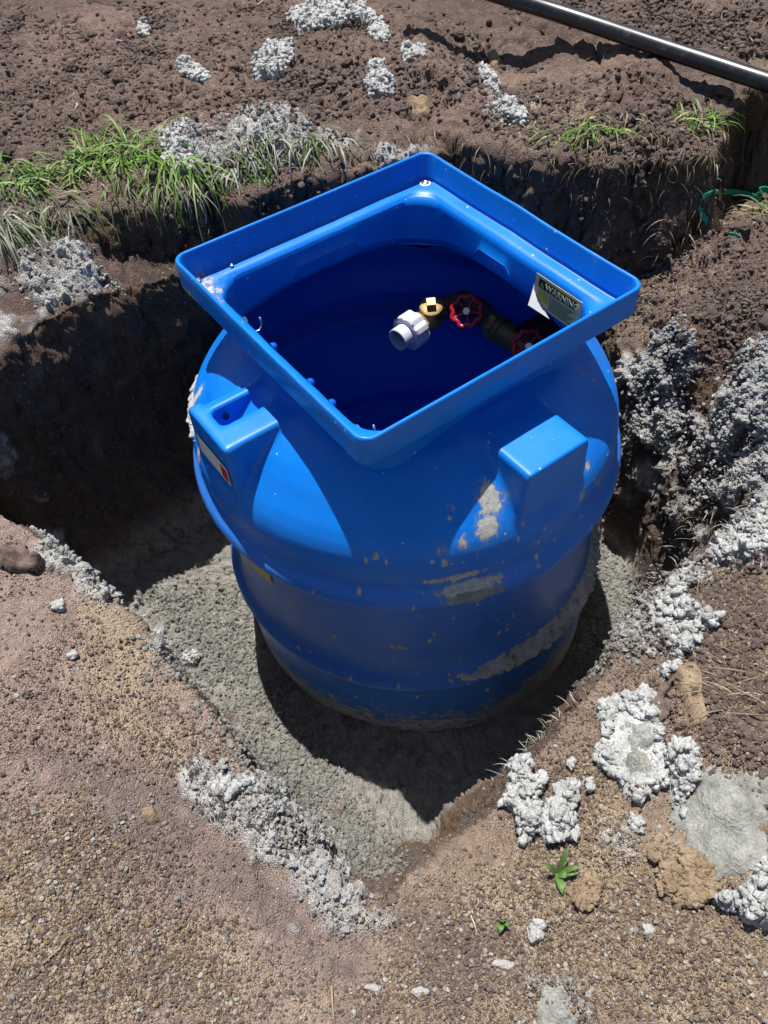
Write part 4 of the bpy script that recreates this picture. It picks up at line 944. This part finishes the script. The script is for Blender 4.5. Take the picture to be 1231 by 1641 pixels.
# stickers
def quad(name, p, m, parent, thick=.0008, nrm_=None):
    p = [Vector(q) for q in p]; n = nrm_ or (p[1] - p[0]).cross(p[3] - p[0]).normalized(); bm = bmesh.new()
    a = [bm.verts.new(q) for q in p]; b = [bm.verts.new(q + n * thick) for q in p]; bm.faces.new(a[::-1]); bm.faces.new(b)
    for k in range(4): bm.faces.new((a[k], a[(k + 1) % 4], b[(k + 1) % 4], b[k]))
    return link(name, from_bm(bm, name, False), m, parent)
def text(name, s, size, origin, xd, yd, m, parent, lift=.0012, bold=0):
    cu = bpy.data.curves.new(name, 'FONT'); cu.body = s; cu.size = size; cu.offset = bold; cu.extrude = .0002; cu.resolution_u = 3
    o = bpy.data.objects.new('t', cu); col.objects.link(o); dg = bpy.context.evaluated_depsgraph_get(); dg.update()
    me = bpy.data.meshes.new_from_object(o.evaluated_get(dg)); bpy.data.objects.remove(o); me.name = name
    xd = Vector(xd).normalized(); yd = Vector(yd).normalized(); n = xd.cross(yd)
    M = Matrix(((xd.x, yd.x, n.x, origin[0] + n.x * lift), (xd.y, yd.y, n.y, origin[1] + n.y * lift), (xd.z, yd.z, n.z, origin[2] + n.z * lift), (0, 0, 0, 1)))
    me.transform(M); return link(name, me, m, parent)
# warning label on the inner wall, right back side; it reads along -b
LX = .2745; zt = 1.09 - .072
def wl(b, dz): return (LX - .0015 - .02 * dz, b, zt - dz)
lab = quad('warning_label', [wl(-.105, .072), wl(-.235, .072), wl(-.235, 0), wl(-.105, 0)], M_PALEL, tank, .0008, Vector((-1, 0, 0)))
quad('label_header', [(LX - .0038, -.116, zt - .026), (LX - .0038, -.222, zt - .026), (LX - .0032, -.222, zt - .006), (LX - .0032, -.116, zt - .006)], M_INK, lab, .0004, Vector((-1, 0, 0)))
text('lettering', 'WARNING', .0195, (LX - .0040, -.136, zt - .0225), (0, -1, 0), (0, 0, 1), M_PALEL, lab, bold=.0006)
bm = bmesh.new(); xx_ = LX - .0048
tri = [bm.verts.new((xx_, -.120, zt - .0232)), bm.verts.new((xx_, -.133, zt - .0232)), bm.verts.new((xx_, -.1265, zt - .0095))]; bm.faces.new(tri)
link('warning_triangle', from_bm(bm, 'warning_triangle', False), M_YEL, lab)
text('triangle_mark', '!', .011, (LX - .0050, -.1255, zt - .0215), (0, -1, 0), (0, 0, 1), M_INK, lab, bold=.0004)
for k in range(7):
    quad('text_line', [(LX - .0042, -.150, zt - .034 - k * .005), (LX - .0042, -.222 + .008 * (k % 3), zt - .034 - k * .005), (LX - .0042, -.222 + .008 * (k % 3), zt - .0325 - k * .005), (LX - .0042, -.150, zt - .0325 - k * .005)], M_INK, lab, .0003, Vector((-1, 0, 0)))
quad('label_symbol', [(LX - .0044, -.118, zt - .056), (LX - .0044, -.144, zt - .056), (LX - .0044, -.144, zt - .032), (LX - .0044, -.118, zt - .032)], M_YEL, lab, .0003, Vector((-1, 0, 0)))
bm = bmesh.new()   # peeled lower corner curling into the sun
for k in range(7):
    t = k / 6; y0 = -.103 - .004 * t; y1 = -.118 - .05 * t
    bm.verts.new((LX - .004 - .014 * t ** 1.3, y0, zt - .026 - .046 * t)); bm.verts.new((LX - .004 - .010 * t ** 1.5, y1, zt - .060 - .014 * t))
bm.verts.ensure_lookup_table()
for k in range(6): bm.faces.new((bm.verts[2 * k], bm.verts[2 * k + 1], bm.verts[2 * k + 3], bm.verts[2 * k + 2]))
link('peeled_corner', from_bm(bm, 'peeled_corner'), M_WHT, lab)
# white sticker with red end on the slotted lug, yellow one on the body below
st = quad('white_sticker', [(-.4655, .062, 1.09 - .255), (-.4655, -.058, 1.09 - .255), (-.4655, -.058, 1.09 - .205), (-.4655, .062, 1.09 - .205)], M_WHT, tank, .0008, Vector((-1, 0, 0)))
quad('red_panel', [(-.4667, -.030, 1.09 - .248), (-.4667, -.055, 1.09 - .248), (-.4667, -.055, 1.09 - .212), (-.4667, -.030, 1.09 - .212)], M_REDL, st, .0004, Vector((-1, 0, 0)))
def curved_label(name, a0, a1, z0, z1, r, m, parent, n=14):
    bm = bmesh.new()
    for k in range(n + 1):
        a = a0 + (a1 - a0) * k / n - ANG
        for z in (z0, z1): bm.verts.new((r * math.cos(a), r * math.sin(a), z + 1.09))
    bm.verts.ensure_lookup_table()
    for k in range(n): bm.faces.new((bm.verts[2 * k], bm.verts[2 * k + 2], bm.verts[2 * k + 3], bm.verts[2 * k + 1]))
    return link(name, from_bm(bm, name), m, parent)
pa = on_cyl(430, 925, .462); a1_ = math.atan2(pa[1], pa[0])
cl_ = curved_label('yellow_sticker', a1_ - .62, a1_ + .02, pa[2] - .022, pa[2] + .075, .4625, M_YEL, tank)
for k in range(5): curved_label('text_line', a1_ - .5, a1_ - .12, pa[2] + .02 + k * .012, pa[2] + .023 + k * .012, .4632, M_INK, cl_)
for (u_, v_) in ((431, 931),): p_ = on_cyl(u_, v_, .463)
# grout ridge caked on the lower rib, right side; grout smear on the shoulder lip
def ridge(name, a0, a1, r, z, wd, ht, seed, m=M_CEMG):
    n = 320; k_ = 34; A = np.linspace(a0, a1, n)[:, None]; T = np.linspace(0, 1, k_)[None, :]
    env = np.sin(np.clip((A - a0) / (a1 - a0), 0, 1) * PI) ** .35
    Zr = z + wd * (T - .5) * (1 + .35 * fbm(A * 9 + 0 * T, A * 0 + T * .5, A * 0 + T, 3, seed)) * env
    rr_ = np.interp(-Zr, [-q[0] for q in PROF], [q[1] for q in PROF])
    wa, ia = worley(A * 26 + 0 * T, Zr * 60, Zr * 0 + .3, seed)
    Rr = rr_ - .002 + ht * np.sin(T * PI) ** .8 * env * (.45 + .75 * (1 - np.minimum(wa, 1)) * (.5 + ia)) + .002 * fbm(A * 80 + 0 * T, Zr * 150, Zr * 0, 2, seed)
    hole = fbm(A * 34 + 0 * T, Zr * 70, Zr * 0 + 2, 4, seed + 3) + .55 * (np.abs(T - .5) * 2) ** 2 + .5 * (1 - env) > .42
    Rr = np.where(hole, rr_ - .006, Rr); th_ = A - ANG + 0 * T
    Vv = np.stack([Rr * np.cos(th_), Rr * np.sin(th_), Zr + 1.09], 2).reshape(-1, 3); idx = np.arange(n * k_).reshape(n, k_)
    q = np.stack([idx[:-1, :-1], idx[1:, :-1], idx[1:, 1:], idx[:-1, 1:]], 2).reshape(-1, 4); rm = mesh_np(name, Vv, q); lean(rm); return link(name, rm, m, tank)
pr = on_cyl(705, 1085, .487); pq = on_cyl(935, 930, .487)
ridge('dried_grout', math.atan2(pr[1], pr[0]), math.atan2(pq[1], pq[0]) + .45, .49, -.765, .055, .016, 5, M_CEM)
pr = on_cyl(690, 950, .49); pq = on_cyl(815, 930, .49)
ridge('dried_grout', math.atan2(pr[1], pr[0]), math.atan2(pq[1], pq[0]), .50, -.424, .036, .004, 8, M_CEMG)
pr = on_cyl(765, 815, .47); pq = on_cyl(806, 815, .47)
ridge('dried_grout', PI - .15, PI + .32, .49, -.30, .03, .012, 13, M_CEM)

# ------------------------------------------------------------------ valve assembly hanging inside the opening
va = link('valve_assembly', None, label='brass check valve, red wheels and grey pvc union inside the tank opening', category='valve')
va.empty_display_size = .05
VZ = -.345
O = Vector(at(748, 497, VZ)); va.location = O
def W3(u, v, z=-.345): return Vector(at(u, v, z)) - O
tip = W3(637, 545); chk = W3(700, 500); e1 = W3(745, 480); t1 = W3(800, 528); t2 = W3(850, 560); out = W3(905, 512, -.33)
ax = (chk - tip).normalized()
def vp(name, bm, m, parent=va, sm=True, au=.6): return link(name, from_bm(bm, name, sm, au), m, parent)
pvc = vp('pvc_union', turned(tip, ax, [(.03, .0235), (.0, .0235), (-.001, .026), (.0, .0285), (.030, .0285), (.032, .036)], 40), M_PVC)
vp('bore', turned(tip + ax * .029, ax, [(0, .0235), (.001, 0)], 30), M_PVCIN, pvc)
nut = turned(tip + ax * .030, ax, [(0, .030), (0, .041), (.004, .044), (.038, .044), (.044, .038), (.046, .02)], 48)
for v_ in nut.verts:
    rel = v_.co - (tip + ax * .03); h = rel.dot(ax); rad = rel - ax * h
    if rad.length > .037: 
        u0 = ax.orthogonal().normalized(); ang = math.atan2(rad.dot(ax.cross(u0)), rad.dot(u0)); k = .94 if (int((ang + PI) / (2 * PI) * 24 + .5) % 3 == 0) else 1.04
        v_.co = tip + ax * (.03 + h) + rad * k
vp('union_nut', nut, M_PVC, pvc, True, .35)
vp('hex_collar', turned(tip + ax * .072, ax, [(0, .022), (0, .030), (.016, .030), (.016, .02)], 6, True), M_BRASS, va, False)
vp('check_valve', turned(tip + ax * .086, ax, [(0, .024), (.006, .026), (.02, .033), (.045, .034), (.062, .027), (.085, .026)], 28, True), M_BRASS)
cap0 = tip + ax * .125; upd = (Vector((-.05, -.25, 1))).normalized()
vp('valve_cap', turned(cap0, upd, [(0, .026), (.030, .027), (.031, .029), (.038, .029), (.0405, .024), (.041, .0001)], 28, False), M_BRASS)
vp('cap_hex', turned(cap0 + upd * .040, upd, [(0, .0165), (.016, .016), (.0165, .0150), (.0165, .0001)], 4, False), M_BRASS, va, False)
dk, dnt, db = mat('dark_bronze', (.16, .105, .05), .5, .4); M_BRONZE = dk
vp('elbow', tube([tip + ax * .16, e1 + (e1 - chk).normalized() * -.005 + Vector((0, 0, 0)), e1 * .6 + t1 * .4 + Vector((.004, .01, 0)), t1], .027, 24), M_BRONZE)
ax2 = (t2 - t1).normalized()
vp('hex_collar', turned(t1 - ax2 * .028, ax2, [(0, .02), (0, .033), (.018, .033), (.018, .02)], 6, True), M_BRASS, va, False)
vp('tee_pipe', turned(t1 - ax2 * .01, ax2, [(0, .028), (.01, .03), (.012, .034), (.022, .034), (.024, .03), (.09, .031), (.12, .031)], 28, True), M_BRONZE)
ax3 = (out - (t1 * .45 + t2 * .55)).normalized(); s3_ = t1 * .45 + t2 * .55
vp('outlet_fitting', turned(s3_, ax3, [(0, .032), (.035, .032), (.035, .036), (.045, .036), (.047, .033), (.055, .037), (.12, .037)], 30, True), M_BLACKP)
def wheel(c, dirn, rad=.034):
    d = Vector(dirn).normalized(); u0 = d.orthogonal().normalized(); v0 = d.cross(u0)
    ww = vp('handwheel', tube([c + (u0 * math.cos(2 * PI * k / 48) + v0 * math.sin(2 * PI * k / 48)) * (rad + (.003 if k % 6 < 3 else -.001)) for k in range(49)], .0065, 10, False), M_RED)
    for k in range(5):
        a = 2 * PI * k / 5; q = u0 * math.cos(a) + v0 * math.sin(a); vp('spoke', tube([c - d * .004 + q * .008, c + q * rad], .004, 8), M_RED, ww)
    vp('hub', turned(c - d * .008, d, [(0, .011), (.010, .011), (.012, .009), (.012, 0)], 18), M_RED, ww)
    vp('wheel_nut', turned(c + d * .003, d, [(0, .0095), (.005, .009), (.0055, 0)], 6), M_STEEL, ww, False)
    vp('stem', tube([c - d * .055, c], .011, 14), M_BRONZE)
wheel(W3(748, 499, -.30), (-.25, -.75, .75)); wheel(W3(848, 556, -.30), (-.25, -.65, .8))

# ------------------------------------------------------------------ black pipe, green strap, sticks
pp = [at(640, -60, .10), at(800, -8, .045), at(880, 16, .02), at(960, 42, .005), at(1060, 76, .0), at(1140, 102, -.005), at(1231, 132, -.01), at(1500, 215, -.03)]
PTS = []
for i in range(len(pp) - 1):
    for k in range(8): t = k / 8; PTS.append(Vector(pp[i] * (1 - t) + pp[i + 1] * t))
PTS.append(Vector(pp[-1])); 
for _ in range(6): PTS = [PTS[0]] + [(PTS[i - 1] + PTS[i] * 2 + PTS[i + 1]) / 4 for i in range(1, len(PTS) - 1)] + [PTS[-1]]
mp_, pnt, pb = mat('black_polythene', (.012, .012, .014), .22, 0, .6)
_co = N(pnt, 'ShaderNodeTexCoord').outputs['Object']; _n = tex(pnt, 'Noise', 30, _co, Detail=7, Roughness=.75)
pnt.links.new(mixc(pnt, ramp(pnt, _n.outputs[0], .55, .75), (.010, .010, .013), (.10, .09, .085)), pb.inputs['Base Color'])
pnt.links.new(math_(pnt, 'ADD', .24, math_(pnt, 'MULTIPLY', _n.outputs[0], .25)), pb.inputs['Roughness'])
pme = from_bm(tube([p_ - PTS[0] for p_ in PTS], .0228, 28), 'black_pipe'); po = link('black_pipe', pme, mp_, label='thick glossy black plastic pipe lying across the ground at top right', category='pipe'); po.location = PTS[0]

def ribbon(name, pts, wd, m, thick=.0012):  # stands on edge
    bm = bmesh.new(); P_ = []
    for i in range(len(pts) - 1):
        for k in range(6): t = k / 6; P_.append(pts[i].lerp(pts[i + 1], t))
    P_.append(pts[-1])
    for _ in range(3): P_ = [P_[0]] + [(P_[i - 1] + P_[i] * 2 + P_[i + 1]) / 4 for i in range(1, len(P_) - 1)] + [P_[-1]]
    rows = []
    for i, p_ in enumerate(P_):
        t = (P_[min(i + 1, len(P_) - 1)] - P_[max(i - 1, 0)]).normalized(); upv = Vector((0, .25 * math.sin(i * .2), 1)).normalized(); n = t.cross(upv).normalized() * thick
        rows.append([bm.verts.new(p_ - upv * wd / 2 - n), bm.verts.new(p_ + upv * wd / 2 - n), bm.verts.new(p_ + upv * wd / 2 + n), bm.verts.new(p_ - upv * wd / 2 + n)])
    for a, b in zip(rows, rows[1:]):
        for k in range(4): bm.faces.new((a[k], a[(k + 1) % 4], b[(k + 1) % 4], b[k]))
    bm.faces.new(rows[0]); bm.faces.new(rows[-1][::-1]); return from_bm(bm, name, True, .8)
def gz(u, v, h=.008): return hit(u, v, h)
sp_ = [gz(1134,356), gz(1124,342), gz(1120,330), gz(1126,316), gz(1142,308), gz(1175,307), gz(1200,312), gz(1216,320), gz(1222,314,.016), gz(1214,304,.03), gz(1226,302,.03), gz(1245,314,.02), gz(1300,330,.02)]
sme = ribbon('green_strap', [p_ - sp_[0] for p_ in sp_], .017, M_STRAP); s_ = link('green_strap', sme, M_STRAP, label='green plastic strap looped in the trench at the right border', category='strap'); s_.location = sp_[0]
q0 = gz(1168, 376, .004); q1 = gz(1186, 382, .004)
sc_ = link('strap_scrap', ribbon('strap_scrap', [Vector(), (q1 - q0) * .5 + Vector((0, 0, .004)), q1 - q0], .012, M_STRAP), M_STRAP, label='small dark green plastic scrap below the green strap', category='scrap'); sc_.location = q0
M_TWIG = mat('dry_twig', (.30, .22, .14), .8)[0]; M_PALETW = mat('pale_twig', (.55, .50, .42), .8)[0]
def twig(px, r, lb, m=M_TWIG, h=.006):
    q = [gz(u, v, h) for u, v in px]; o = link('twig', from_bm(tube([p_ - q[0] for p_ in q], r, 7, rs=[r * (1 - .6 * i / (len(q) - 1)) for i in range(len(q))]), 'twig'), m, label=lb, category='twig'); o.location = q[0]
twig([(531,1580),(533,1610),(536,1641)], .0022, 'short brown twig at the bottom centre', M_TWIG)
twig([(752,1461),(760,1480),(765,1497)], .0012, 'thin pale straw left of the small grass sprig', M_PALETW)
twig([(118,150),(124,168),(120,176)], .002, 'curved pale root on the upper left soil', M_PALETW)
twig([(185,64),(205,68),(218,82)], .0018, 'pale straw near the tilted cement lump', M_PALETW)
twig([(68,1545),(90,1525),(110,1500)], .0016, 'thin dark twig in the gravel at lower left')
twig([(412,8),(420,2),(428,-6)], .0022, 'pale twig at the top edge of the picture', M_PALETW)
